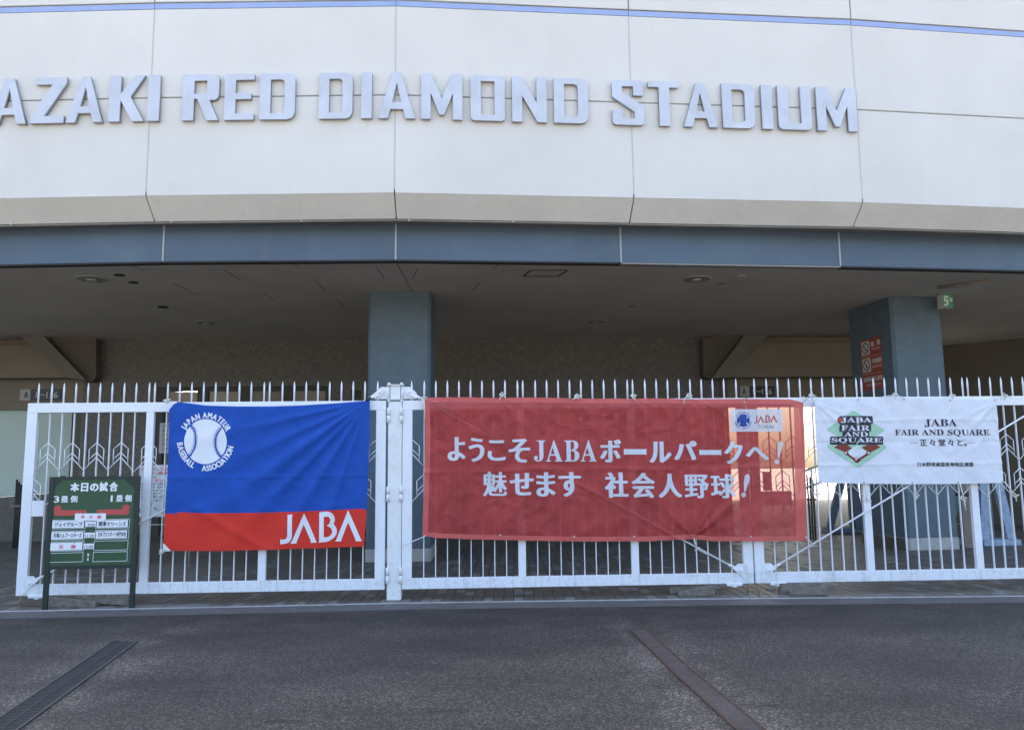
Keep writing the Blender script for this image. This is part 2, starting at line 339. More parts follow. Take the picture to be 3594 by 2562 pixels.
# ------------------------------------------------------------------ lettering helpers
_cache = {}
def glyphs(s):
    """flat mesh of a line of text at size 1: (verts2d, faces)"""
    if s in _cache: return _cache[s]
    c = bpy.data.curves.new('t', 'FONT'); c.body = s; c.size = 1; c.resolution_u = 4
    o = bpy.data.objects.new('t', c); C.objects.link(o); bpy.context.view_layer.update()
    dg = bpy.context.evaluated_depsgraph_get()
    me = bpy.data.meshes.new_from_object(o.evaluated_get(dg))
    v = [(p.co.x, p.co.y) for p in me.vertices]; f = [tuple(q.vertices) for q in me.polygons]
    bpy.data.objects.remove(o); bpy.data.curves.remove(c); bpy.data.meshes.remove(me)
    _cache[s] = (v, f); return _cache[s]
def serif(s):
    return ''.join(chr(0x1D400+ord(ch)-65) if 'A' <= ch <= 'Z' else ch for ch in s)
def ring(ax, ay):
    if not ax and not ay: return [(0, 0)]
    o = [(0, 0)]
    for k in range(8): o.append((ax*math.cos(k*math.pi/4), ay*math.sin(k*math.pi/4)))
    return o
class Art:
    """flat print on an upright plane; positions are taken in plane metres, depth follows the cloth"""
    def __init__(s, P, lift=.0015, dfun=None, cut=0):
        s.P, s.lift, s.dfun, s.cut, s.bm, s.k = P, lift, dfun, cut, B(), 0
    def add(s, uv, faces, offs=((0, 0),)):
        t = B(); vs_ = [t.verts.new((u, v, 0)) for u, v in uv]
        for f in faces:
            try: t.faces.new([vs_[i] for i in f])
            except ValueError: pass
        if s.cut:
            us = [a[0] for a in uv]; vv = [a[1] for a in uv]
            for ax, lo, hi in ((0, min(us), max(us)), (1, min(vv), max(vv))):
                q = math.ceil(lo/s.cut)*s.cut
                while q < hi:
                    co = (q, 0, 0) if ax == 0 else (0, q, 0); no = (1, 0, 0) if ax == 0 else (0, 1, 0)
                    bmesh.ops.bisect_plane(t, geom=t.verts[:]+t.edges[:]+t.faces[:], plane_co=co, plane_no=no); q += s.cut
        t.verts.index_update()
        pts = [(x.co.x, x.co.y) for x in t.verts]; fc = [[x.index for x in f.verts] for f in t.faces]; t.free()
        for du, dv in offs:
            s.k += 1; dz = s.lift + (s.k % 14)*.00008
            nv = [s.bm.verts.new(s.P.pt(u+du, v+dv, dz + (s.dfun(u+du, v+dv) if s.dfun else 0))) for u, v in pts]
            for f in fc:
                try: s.bm.faces.new([nv[i] for i in f])
                except ValueError: pass
    def text(s, string, x0, y0, x1, y1, bold=(0, 0), rot=None):
        """fit the ink of the string to the photo rectangle x0..x1, y0(top)..y1(bottom)"""
        v, f = glyphs(string)
        a0 = min(p[0] for p in v); a1 = max(p[0] for p in v); b0 = min(p[1] for p in v); b1 = max(p[1] for p in v)
        xm, ym = (x0+x1)/2, (y0+y1)/2
        uL = s.P.uv(x0, ym); uR = s.P.uv(x1, ym); vT = s.P.uv(xm, y0); vB = s.P.uv(xm, y1)
        su = (uR[0]-uL[0])/(a1-a0); sv = (vT[1]-vB[1])/(b1-b0); um = (uL[0]+uR[0])/2; vm = (vT[1]+vB[1])/2
        sl = (uR[1]-uL[1])/max(1e-6, uR[0]-uL[0])
        hh = (b1-b0)*abs(sv) if len(string) > 1 else max((b1-b0)*abs(sv), uR[0]-uL[0]); bu, bv = bold[0]*hh, bold[1]*hh
        k = 1 - 2*bu/max(1e-6, uR[0]-uL[0])
        uv = []
        for p in v:
            u = um + (p[0]-(a0+a1)/2)*su*k; uv.append((u, vm + (p[1]-(b0+b1)/2)*sv + (u-um)*sl))
        s.add(uv, f, ring(bu, bv))
    def poly(s, pts):
        """filled polygon in photo pixels (may be concave)"""
        c = bpy.data.curves.new('p', 'CURVE'); c.dimensions = '2D'; c.fill_mode = 'BOTH'
        loops = pts if isinstance(pts[0][0], (list, tuple)) else [pts]
        for lp in loops:
            sp_ = c.splines.new('POLY'); sp_.points.add(len(lp)-1); sp_.use_cyclic_u = True
            for i, (x, y) in enumerate(lp):
                u, v = s.P.uv(x, y); sp_.points[i].co = (u*100, v*100, 0, 1)
        o = bpy.data.objects.new('p', c); C.objects.link(o); bpy.context.view_layer.update()
        me = bpy.data.meshes.new_from_object(o.evaluated_get(bpy.context.evaluated_depsgraph_get()))
        uv = [(q.co.x/100, q.co.y/100) for q in me.vertices]; f = [tuple(q.vertices) for q in me.polygons]
        bpy.data.objects.remove(o); bpy.data.curves.remove(c); bpy.data.meshes.remove(me)
        s.add(uv, f)
    def line(s, pts, wpx, closed=False):
        """stroke in photo pixels"""
        pts = list(pts)
        if closed: pts.append(pts[0])
        for (xa, ya), (xb, yb) in zip(pts, pts[1:]):
            L_ = math.hypot(xb-xa, yb-ya) or 1; dx, dy = (xb-xa)/L_*wpx/2, (yb-ya)/L_*wpx/2
            q = [(xa-dx*.9-dy, ya-dy*.9+dx), (xb+dx*.9-dy, yb+dy*.9+dx), (xb+dx*.9+dy, yb+dy*.9-dx), (xa-dx*.9+dy, ya-dy*.9-dx)]
            s.add([s.P.uv(*c) for c in q], [(0, 1, 2, 3)])
    def chars_px(s, string, place, hpx, bold=0.0, wfac=1.0):
        """each character at place(i)->(x, y, angle) in photo pixels, cap height hpx"""
        for i, ch in enumerate(string):
            if ch == ' ': continue
            v, f = glyphs(ch)
            a0 = min(p[0] for p in v); a1 = max(p[0] for p in v); b0 = 0; b1 = max(p[1] for p in v)
            x, y, a = place(i); k = hpx/b1
            def mp_(p, ox, oy):
                lx = (p[0]-(a0+a1)/2)*k*wfac + ox; ly = -(p[1]-b1/2)*k + oy
                return s.P.uv(x + lx*math.cos(a) - ly*math.sin(a), y + lx*math.sin(a) + ly*math.cos(a))
            for ox, oy in ring(bold*hpx, bold*hpx*.6): s.add([mp_(p, ox, oy) for p in v], f)
    def done(s, name, m, parent, label=None):
        return obj(name, s.bm, m, parent, label=label)
def arrow_cap(art, cx, cy, r0, r1): pass

# ================================================================== GROUND
NORM = Vector((0, 0, 1))
def sheet(name, pts, z, m, kind='structure', parent=None):
    bm = B(); bm.faces.new([bm.verts.new((x, y, z)) for x, y in pts]); bmesh.ops.recalc_face_normals(bm, faces=bm.faces)
    o = obj(name, bm, m, parent)
    if kind: tag(o, kind=kind)
    return o
KF = [(-30, 8.4), (-5.565, 8.966), (-2.708, 9.132), (-1.343, 9.23), (2.033, 9.294), (5.683, 9.244), (30, 8.9)]   # far edge of the kerb strip
KN = [(-30, 8.02), (-5.326, 8.588), (-2.6, 8.76), (-1.30, 8.87), (1.954, 8.93), (5.458, 8.887), (30, 8.52)]
gp = [(-300, -300), (300, -300), (300, 300), (-300, 300)]
sheet('ground', gp, -.06, M['bedding'])
bm = B()
for i in range(len(KN)-1):
    a, b = KN[i], KN[i+1]
    bm.faces.new([bm.verts.new(p) for p in ((a[0], -120, 0), (b[0], -120, 0), (b[0], b[1]+.02, 0), (a[0], a[1]+.02, 0))])
for x0, x1 in ((-300, -30), (30, 300)):
    yy = 8.04 if x0 < 0 else 8.54
    bm.faces.new([bm.verts.new(p) for p in ((x0, -120, 0), (x1, -120, 0), (x1, yy, 0), (x0, yy, 0))])
tag(obj('asphalt_forecourt', bm, M['asphalt']), kind='structure')
sheet('bounce_ground', [(-200, -200), (200, -200), (200, -1.5), (-200, -1.5)], .005, M['bounce_ground'])  # pale sheet added behind the camera to bounce light onto the facade
bm = B()
for i in range(len(KN)-1):
    a, b, c, d = KN[i], KN[i+1], KF[i+1], KF[i]
    q = [(a[0], a[1]), (b[0], b[1]), (c[0], c[1]), (d[0], d[1])]
    prism(bm, [(x, y, .006) for x, y in q], [(x, y, -.05) for x, y in q])
kerb = tag(obj('kerb', bm, M['kerb']), kind='structure')
bm = B()
tube(bm, [(x, y+.015, .008) for x, y in KF], .011, 6)
obj('steel_edging', bm, M['metal_rail'], kerb)

def kf(x):
    for a, b in zip(KF, KF[1:]):
        if a[0] <= x <= b[0]: return a[1] + (b[1]-a[1])*(x-a[0])/(b[0]-a[0])
    return 9
pav = sheet('pavement', [(-30, 8.3), (30, 8.3), (30, 60), (-30, 60)], -.03, M['bedding'])
def paver_bm(w_, l_, h=.026, c=.006):
    bm = B(); q = [(-w_/2, -l_/2), (w_/2, -l_/2), (w_/2, l_/2), (-w_/2, l_/2)]
    k = [(x*(1-2*c/w_), y*(1-2*c/l_)) for x, y in q]
    prism(bm, [(x, y, 0) for x, y in q], [(x, y, h-.003) for x, y in q]); 
    top = [bm.verts.new((x, y, h)) for x, y in k]; base = [bm.verts.new((x, y, h-.0028)) for x, y in q]
    for i in range(4): bm.faces.new((base[i], base[(i+1) % 4], top[(i+1) % 4], top[i]))
    bm.faces.new(top); return bm
PW, PL = .118, .225
protos = []
for nm, w_, l_, m_ in (('sq', .113, .11, M['paver_pale']), ('lg', .113, .22, M['paver']), ('lg2', .113, .22, M['paver_pale'])):
    me = bpy.data.meshes.new('paver'); b_ = paver_bm(w_, l_); bmesh.ops.recalc_face_normals(b_, faces=b_.faces); b_.to_mesh(me); b_.free(); me.materials.append(m_); protos.append(me)
def add_paver(me, x, y, z):
    o = bpy.data.objects.new('paver', me); C.objects.link(o); o.parent = pav; o.location = (x, y, z)
    o.rotation_euler = (random.uniform(-.006, .006), random.uniform(-.006, .006), random.uniform(-.006, .006))
nx = 98; x = -5.75; cnt = 0; cols = []
for i in range(nx):
    xx = -5.85 + i*PW; cols.append(xx)
    add_paver(protos[0], xx, kf(xx)+.10, -.0265)
    add_paver(protos[1 if random.random() < .6 else 2], xx, kf(xx)+.10+.0575+.1125, -.0265+random.uniform(-.001, .001))
    add_paver(protos[1], xx, kf(xx)+.10+.0575+.1125+PL, -.0265+random.uniform(-.001, .001))
V, Fc, mats_i = [], [], []
def quick_paver(x, y, w_, l_, z, mi):
    b0 = len(V); c = .005
    for s_, zz in ((0, -.02), (0, -.0035), (c, 0)):
        for a, b in ((-1, -1), (1, -1), (1, 1), (-1, 1)): V.append((x+a*(w_/2-s_), y+b*(l_/2-s_), z+zz))
    for r_ in (0, 4):
        for i in range(4): Fc.append((b0+r_+i, b0+r_+(i+1) % 4, b0+r_+4+(i+1) % 4, b0+r_+4+i)); mats_i.append(mi)
    Fc.append((b0+8, b0+9, b0+10, b0+11)); mats_i.append(mi)
i0 = -60
for i in range(-55, nx+55):
    xx = -5.85 + i*PW; y = kf(max(-29, min(29, xx)))+.10+.0575
    inside = 0 <= i < nx
    if not inside: quick_paver(xx, y-.0575, .113, .11, -.001, 1)
    y += .1125 + (2*PL if inside else 0)
    while y < 19.8:
        quick_paver(xx, y, .113, .22, -.001+random.uniform(-.0012, .0012), 0 if random.random() < .8 else 1); y += PL
me = bpy.data.meshes.new('paver_field'); me.from_pydata(V, [], Fc); me.materials.append(M['paver']); me.materials.append(M['paver_pale'])
for p_, k_ in zip(me.polygons, mats_i): p_.material_index = k_
o = bpy.data.objects.new('paver_field', me); C.objects.link(o); o.parent = pav; o['kind'] = 'stuff'
sheet('yard_ground', [(-200, 19.9), (200, 19.9), (200, 300), (-200, 300)], -.004, M['lime'])

# drains in the forecourt
gr = thing('drain_grating', 'long dark slotted drain grating running diagonally across the asphalt at the left', 'drain', (-3.3, 6.2, .0))
gL = [Vector((-3.581, 7.444, 0)), Vector((-3.02, 4.3, 0))]; gR = [Vector((-3.353, 7.40, 0)), Vector((-2.81, 4.3, 0))]
bm = B(); q = [gL[0], gL[1], gR[1], gR[0]]
prism(bm, [(p.x, p.y, .001) for p in q], [(p.x, p.y, .003) for p in q]); obj('channel', bm, M['dark'], gr)
dv = (gL[1]-gL[0]).normalized(); nn = int((gL[1]-gL[0]).length/.030)
bar0 = None
for side in (gL, gR):
    bm = B(); a, b = side; s_ = Vector((-dv.y, dv.x, 0))*.009
    prism(bm, [a+s_+NORM*.002, b+s_+NORM*.002, b-s_+NORM*.002, a-s_+NORM*.002], [a+s_+NORM*.012, b+s_+NORM*.012, b-s_+NORM*.012, a-s_+NORM*.012]); obj('frame_edge', bm, M['grate'], gr)
for i in range(1, nn):
    t = i/nn; a = gL[0].lerp(gL[1], t); b = gR[0].lerp(gR[1], t); h = dv*.006
    if bar0 is None:
        bm = B(); prism(bm, [a-h+NORM*.0035, b-h+NORM*.0035, b+h+NORM*.0035, a+h+NORM*.0035], [a-h+NORM*.009, b-h+NORM*.009, b+h+NORM*.009, a+h+NORM*.009])
        bar0 = obj('grating_bar', bm, M['grate'], gr, origin=a); base_a = a.copy()
    else: clone(bar0, bar0.location + (a-base_a))
bm = B(); a = gL[0].lerp(gR[0], .5); b = gL[1].lerp(gR[1], .5); s_ = Vector((-dv.y, dv.x, 0))*.004
prism(bm, [a+s_+NORM*.009, b+s_+NORM*.009, b-s_+NORM*.009, a-s_+NORM*.009], [a+s_+NORM*.011, b+s_+NORM*.011, b-s_+NORM*.011, a-s_+NORM*.011]); obj('centre_rib', bm, M['grate'], gr)
dr = thing('drain_cover', 'rust-stained steel drain cover strip running diagonally towards the viewer, right of centre', 'drain', (1.2, 6.2, 0))
dL = [Vector((1.064, 7.612, 0)), Vector((1.149, 6.206, 0)), Vector((1.257, 4.82, 0)), Vector((1.30, 4.2, 0))]
dR = [Vector((1.212, 7.672, 0)), Vector((1.30, 6.206, 0)), Vector((1.415, 4.82, 0)), Vector((1.46, 4.2, 0))]
N_ = 6
def lerpl(L_, t):
    t *= len(L_)-1; i = min(int(t), len(L_)-2); return L_[i].lerp(L_[i+1], t-i)
for i in range(N_):
    t0, t1 = i/N_+.001, (i+1)/N_-.001
    q = [lerpl(dL, t0), lerpl(dL, t1), lerpl(dR, t1), lerpl(dR, t0)]
    bm = B(); prism(bm, [p+NORM*.002 for p in q], [p+NORM*.008 for p in q]); obj('cover_plate', bm, M['rust_plate'], dr)
for L_ in (dL, dR):
    bm = B(); tube(bm, [p+NORM*.007 for p in L_], .009, 6); obj('edge_angle', bm, M['rust_edge'], dr)
bm = B()
for i in range(150):
    t = (i+.5)/150
    for A_, B_ in ((dL, dR), (dR, dL)):
        if random.random() < .6:
            a = lerpl(A_, t); b = lerpl(B_, t); e_ = a.lerp(b, .06+random.random()*.12); h = Vector((0, .0035, 0)); a = a.lerp(b, .06)
            prism(bm, [a-h+NORM*.0081, e_-h+NORM*.0081, e_+h+NORM*.0081, a+h+NORM*.0081], [a-h+NORM*.0092, e_-h+NORM*.0092, e_+h+NORM*.0092, a+h+NORM*.0092])
obj('slot', bm, M['rust_edge'], dr)['kind'] = 'stuff'

# ================================================================== BUILDING
ZB, ZT, ZTOP = 5.265, 8.092, 13.5
FP = [(-11.9, 11.10), (-8.46, 10.80), (-5.025, 10.714), (-1.594, 10.701), (1.754, 11.021), (5.131, 11.336), (8.48, 11.80), (11.8, 12.5)]
bld = thing('stadium_building', 'large off-white stadium front with blue fascia, faceted panels and a deep covered entrance', 'building', (0, 12, 0))
ZC = 4.47
BP = [(-11.5, 11.75), (-8.36, 11.40), (-5.004, 11.287), (-1.663, 11.33), (1.631, 11.628), (5.024, 11.994), (8.40, 12.45), (11.6, 13.1)]
def pl(a, b): return Plane(a, (b[0]-a[0], b[1]-a[1]))
zmid = Plane((0, 10.701), (1, 0)).uv(1387, 333.7)[1]
zs0 = Plane((0, 10.701), (1, 0)).uv(1387, 22)[1]
GAP = .009
rows = [(ZB, zmid-GAP, 0), (zmid+GAP, zs0-.004, 0), (ZT+.012, 10.9, .02), (10.912, ZTOP, .02)]
for i in range(len(FP)-1):
    a, b = FP[i], FP[i+1]; P = pl(a, b); L_ = math.hypot(b[0]-a[0], b[1]-a[1])
    for z0, z1, pr in rows:
        bm = B(); pbox(bm, P, GAP, L_-GAP, z0, z1, -.25, pr); bevelled(bm, .006)
        obj('facade_panel', bm, M['facade'], bld)
    bm = B(); pbox(bm, P, GAP*.6, L_-GAP*.6, zs0, ZT, -.25, .003); obj('painted_stripe', bm, M['stripe'], bld)
    bm = B(); pbox(bm, P, 0, L_, ZB+.05, ZTOP, -.27, -.012); obj('joint_backing', bm, M['groove'], bld)
for i in range(1, len(FP)-1):
    a, b = FP[i], FP[i+1]; P = pl(a, b)
    bm = B(); pbox(bm, P, -.016, .016, ZB+.06, zs0, -.05, -.006); obj('vertical_sealant', bm, M['sealant'], bld)
# bevelled soffit under the facade + flat underside + fascia band
def off(i, d, PL_=FP):
    """corner i pushed d metres into the building along the bisector"""
    p = Vector((*PL_[i], 0)); n1 = n2 = None
    if i > 0: n1 = pl(PL_[i-1], PL_[i]).n
    if i < len(PL_)-1: n2 = pl(PL_[i], PL_[i+1]).n
    n_ = (n1 or n2)+(n2 or n1); n_.normalize(); return p - n_*d
BV = .30; zbv = Plane((0, 11.0), (1, 0)).uv(1387, 768)[1]
for i in range(len(FP)-1):
    a0, b0 = off(i, 0), off(i+1, 0); a1, b1 = off(i, BV), off(i+1, BV); e = (b0-a0).normalized()*GAP
    up = NORM*.12; ins = pl(FP[i], FP[i+1]).n*-.25
    bm = B()
    ringA = [a0+e+NORM*(ZB-.004), a1+e+NORM*zbv, a1+e+NORM*(zbv+.2), a0+e+ins*.9+NORM*(ZB-.004)]
    ringB = [b0-e+NORM*(ZB-.004), b1-e+NORM*zbv, b1-e+NORM*(zbv+.2), b0-e+ins*.9+NORM*(ZB-.004)]
    prism(bm, ringA, ringB); obj('bevel_panel', bm, M['bevel'], bld)
    a2, b2 = off(i, .85), off(i+1, .85)
    bm = B(); prism(bm, [a1+NORM*(zbv+.03), b1+NORM*(zbv+.03), b2+NORM*(zbv+.03), a2+NORM*(zbv+.03)], [a1+NORM*(zbv+.19), b1+NORM*(zbv+.19), b2+NORM*(zbv+.19), a2+NORM*(zbv+.19)])
    obj('flat_soffit', bm, M['groove'], bld)
    bm = B(); tube(bm, [a1+NORM*(zbv-.012)-pl(FP[i], FP[i+1]).n*.03, b1+NORM*(zbv-.012)-pl(FP[i], FP[i+1]).n*.03], .014, 6); obj('conduit', bm, M['groove'], bld)
for (x, y) in [(36, 787), (600, 780), (1056, 776), (1434, 774), (1800, 778), (2517, 792), (3045, 800), (3525, 808)]:
    p = Plane((0, 11.02+max(0, (x-1387)*.0011*.3)), (1, .09 if x > 1387 else 0)); u, v = p.uv(x, y)
    c = p.pt(u, v); bm = B(); tube(bm, [c+NORM*.03, c, c+Vector((.012, -.01, -.012)), c+Vector((.02, -.01, 0))], .006, 6); obj('hook', bm, M['white'], bld)
for i in range(len(BP)-1):
    a, b = BP[i], BP[i+1]; P = pl(a, b); L_ = math.hypot(b[0]-a[0], b[1]-a[1])
    bm = B(); pbox(bm, P, .008, L_-.008, ZC+.015, zbv+.2, -.12, 0); bevelled(bm, .005); obj('fascia_panel', bm, M['band'], bld)
    bm = B(); pbox(bm, P, -.012, .012, ZC+.02, zbv+.2, -.05, .006); obj('joint_cover', bm, M['bandjoint'], bld)
    bm = B(); pbox(bm, P, 0, L_, ZC-.008, ZC+.013, -.12, .004); obj('drip_edge', bm, M['dark'] if i != 4 else M['groove'], bld)
# ceiling bays: radial joints
WS = .046
Wp = Plane((0, 18.5), (1, WS))
CB = [(-14, 19.5), (-10, 19.5), (-5.9, 19.5), (-1.75, 19.5), (2.6, 19.5), (7.2, 19.5), (12, 19.5), (17, 19.5)]
for i in range(len(BP)-1):
    a, b, c, d = BP[i], BP[i+1], CB[i+1], CB[i]
    ga, gb = (.009 if i == 3 else .0006), (.009 if i == 2 else .0006)
    q = [(a[0]+ga, a[1]+.10), (b[0]-gb, b[1]+.10), (c[0]-gb, c[1]), (d[0]+ga, d[1])]
    bm = B(); prism(bm, [(x, y, ZC) for x, y in q], [(x, y, ZC+.12) for x, y in q]); obj('ceiling_panel', bm, M['ceiling'], bld)
bm = B(); wbox(bm, 7.2, 22, 19.505, 22.5, ZC, ZC+.12); obj('ceiling_panel', bm, M['ceiling'], bld)
bm = B(); wbox(bm, -18, 20, 13.4, 18.9, ZC+.14, ZC+.4); obj('floor_slab', bm, M['dark'], bld)
bm = B(); q = [(-11.8, 11.5), (-1.6, 11.1), (11.6, 12.9), (20, 19.2), (-20, 19.2)]
prism(bm, [(x, y, ZTOP-.3) for x, y in q], [(x, y, ZTOP) for x, y in q]); obj('roof', bm, M['groove'], bld)
bm = B(); wbox(bm, -20, 20, 18.95, 19.2, ZC+.42, ZTOP-.31); obj('rear_wall', bm, M['beige'], bld)
bm = B()
cslits = [((1322, 940), (1350, 978)), ((1464.6, 943.8), (1447.7, 978)), ((1105, 986), (1143, 1018.6)), ((1181.7, 1051.8), (1208, 1076.6)), ((1686, 989.6), (1659.5, 1019.7)),
          ((1749, 927.5), (1732, 942)), ((453, 927), (506, 950)), ((785, 947.5), (843, 981.7)), ((606, 992), (690, 1034)), ((1027, 921), (1051, 940.6)), ((922, 1026), (961.5, 1053))]
for (xa, ya), (xb, yb) in cslits:
    a = onz(xa, ya, ZC-.001); b = onz(xb, yb, ZC-.001); t = (b-a).normalized(); s_ = Vector((-t.y, t.x, 0))*.006
    bm = B(); prism(bm, [a+s_, b+s_, b-s_, a-s_], [p-NORM*.003 for p in (a+s_, b+s_, b-s_, a-s_)]); obj('ceiling_slot', bm, M['slot'], bld)
# hatch
hx = [onz(1100+x/1.898, 850+y/1.898, ZC-.002) for x, y in ((1398, 227), (1448, 187), (1692, 187), (1632, 227))]
bm = B()
for i in range(4):
    a, b = hx[i], hx[(i+1) % 4]; t = (b-a).normalized(); s_ = Vector((-t.y, t.x, 0))*.014
    prism(bm, [a+s_, b+s_, b-s_, a-s_], [p-NORM*(.004+.001*(i % 2)) for p in (a+s_, b+s_, b-s_, a-s_)])
obj('access_hatch', bm, M['dark'], bld)
def disc(bm, c, r, z0, z1, n=28, r2=None):
    ra = [(c.x+r*math.cos(k*2*math.pi/n), c.y+r*math.sin(k*2*math.pi/n), z0) for k in range(n)]
    rb = [(c.x+(r2 or r)*math.cos(k*2*math.pi/n), c.y+(r2 or r)*math.sin(k*2*math.pi/n), z1) for k in range(n)]
    prism(bm, ra, rb)
for (x, y, wpx) in ((322, 979, 115), (2445, 979, 106), (725, 1132, 76), (2093, 1128, 72)):
    c = onz(x, y, ZC); r = wpx/2/F_PX*c.y
    bm = B(); disc(bm, c, r, ZC-.002, ZC-.012, r2=r*.96); dl = obj('downlight', bm, M['downlight'], bld)
    bm = B(); disc(bm, c, r*.86, ZC-.0125, ZC-.0135); obj('reflector', bm, M['groove'], dl)
    bm = B(); disc(bm, c, r*.30, ZC-.014, ZC-.03); obj('lamp', bm, M['downlight'], dl)
for (x, y, wpx, m_) in ((419, 965, 37, 'dark'), (468, 991, 34, 'dark'), (572, 1077, 38, 'dark'), (2604, 969, 31, 'sign_cream'), (2531, 993, 34, 'groove'), (2217, 1074, 34, 'groove')):
    c = onz(x, y, ZC); bm = B(); disc(bm, c, wpx/2/F_PX*c.y, ZC-.002, ZC-.01, n=18); obj('ceiling_vent', bm, M[m_], bld)

# ---- columns
def column(name, label, pts, ztop):
    """pts: ground outline, chamfered"""
    c = sum((Vector((x, y, 0)) for x, y in pts), Vector())/len(pts)
    t = thing(name, label, 'column', c, 'blue grey columns of the covered entrance')
    bm = B(); prism(bm, [(x, y, .215) for x, y in pts], [(x, y, ztop) for x, y in pts]); bevelled(bm, .012, 2); obj('shaft', bm, M['column'], t)
    q = [((x-c.x)*1.02+c.x, (y-c.y)*1.02+c.y) for x, y in pts]
    bm = B(); prism(bm, [(x, y, 0) for x, y in q], [(x, y, .21) for x, y in q]); 
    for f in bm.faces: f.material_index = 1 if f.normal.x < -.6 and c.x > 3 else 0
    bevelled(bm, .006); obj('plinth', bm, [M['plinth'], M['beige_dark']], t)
    return t
def chamf(cx, cy, wx, wy, ang, ch=.05):
    q = [(-wx/2+ch, -wy/2), (wx/2-ch, -wy/2), (wx/2, -wy/2+ch), (wx/2, wy/2-ch), (wx/2-ch, wy/2), (-wx/2+ch, wy/2), (-wx/2, wy/2-ch), (-wx/2, -wy/2+ch)]
    ca, sa = math.cos(ang), math.sin(ang)
    return [(cx+x*ca-y*sa, cy+x*sa+y*ca) for x, y in q]
column('entrance_column', 'square blue-grey column behind the white gate post in the middle', chamf(-1.895, 13.85, 1.05, 1.05, .02), ZC-.004)
P1 = Vector((6.867, 14.206)); sd_ = (Vector((6.704, 15.31))-P1).normalized(); fd = Vector((-sd_.y, sd_.x))*-1
cc = P1 + fd*.43 + sd_*.70
column('entrance_column', 'square blue-grey column at the right with the red no-smoking signs on its shaded side', chamf(cc.x, cc.y, 1.0, 1.40, math.atan2(fd.y, fd.x)), ZC-.004)

# ---- tiled wall and door
tw = thing('tiled_wall', 'wall of upright brown tiles at the back of the covered entrance', 'wall', (0, 18.5, 0))
uL = Wp.uv(290, 1400)[0]; uR = Wp.uv(2553, 1380)[0]; uRt = Wp.uv(2518, 1340)[0]
d0u, d1u = Wp.uv(555, 1372)[0], Wp.uv(1155, 1372)[0]; dz = Wp.uv(850, 1357)[1]
bm = B()
pbox(bm, Wp, uL, d0u, 0, ZC, -.3, -.004); pbox(bm, Wp, d1u, uR, 0, ZC, -.3, -.004); pbox(bm, Wp, d0u, d1u, dz, ZC, -.3, -.004)
obj('backing', bm, M['grout'], tw)
TW, TH = .061, .225
tm = []
for m_ in ('tile', 'tile2'):
    b_ = B(); pbox(b_, Plane((0, 0), (1, WS)), -.0275, .0275, -.108, .108, -.003, .006)
    me = bpy.data.meshes.new('tile'); b_.to_mesh(me); b_.free(); me.materials.append(M[m_]); tm.append(me)
V, Fc, mats_i = [], [], []; nt_ = 0
i = 0; u = uL+.03
while u < uRt+.02:
    ph = (0, .5, .25, .75)[i % 4]*TH; z = ZC-.118-ph
    tops = [(ZC-.006-(ph-.009)/2, (ph-.009)/2)] if ph else []
    if d0u-.035 < u < d1u+.035:
        zz = z
        while zz-.11 >= dz: zz -= TH
        lo_ = dz+.003; hi_ = zz+.108
        if hi_-lo_ > .02: tops.append(((lo_+hi_)/2, (hi_-lo_)/2))
    for zc_, hh_ in tops:
        b0 = len(V)
        for a, b, d in ((-1, -1, -.003), (1, -1, -.003), (1, 1, -.003), (-1, 1, -.003), (-1, -1, .006), (1, -1, .006), (1, 1, .006), (-1, 1, .006)):
            p = Wp.pt(u+a*.0275, zc_+b*hh_, d); V.append((p.x-tw.location.x, p.y-tw.location.y, p.z))
        for f in ((0, 1, 5, 4), (1, 2, 6, 5), (2, 3, 7, 6), (3, 0, 4, 7), (4, 5, 6, 7)): Fc.append(tuple(b0+k for k in f)); mats_i.append(False)
    while z > .1:
        if not (d0u-.035 < u < d1u+.035 and z-.11 < dz):
            near = (z > 3.2 and -.35 < u < 3.7)
            if near and nt_ < 296:
                o = bpy.data.objects.new('tile', tm[random.random() < .35]); C.objects.link(o); o.parent = tw
                o.location = Wp.pt(u, z, random.uniform(-.001, .0015)) - tw.location; nt_ += 1
            else:
                b0 = len(V); dd = random.uniform(-.001, .0015)
                for a, b, d in ((-1, -1, -.003), (1, -1, -.003), (1, 1, -.003), (-1, 1, -.003), (-1, -1, .006), (1, -1, .006), (1, 1, .006), (-1, 1, .006)):
                    p = Wp.pt(u+a*.0275, z+b*.108, d+dd); V.append((p.x-tw.location.x, p.y-tw.location.y, p.z))
                for f in ((0, 1, 5, 4), (1, 2, 6, 5), (2, 3, 7, 6), (3, 0, 4, 7), (4, 5, 6, 7)): Fc.append(tuple(b0+k for k in f)); mats_i.append(random.random() < .35)
        z -= TH
    u += TW; i += 1
me = bpy.data.meshes.new('tile_field'); me.from_pydata(V, [], Fc); me.materials.append(M['tile']); me.materials.append(M['tile2'])
for p_, k_ in zip(me.polygons, mats_i): p_.material_index = int(k_)
o = bpy.data.objects.new('tile_field', me); C.objects.link(o); o.parent = tw; o['kind'] = 'stuff'
# small dark vent in the tiles, right of the door
u0, v0 = Wp.uv(1250, 1385); bm = B(); pbox(bm, Wp, u0-.12, u0+.12, v0-.10, v0+.10, 0, .012); obj('wall_vent', bm, M['frame_brown'], tw)

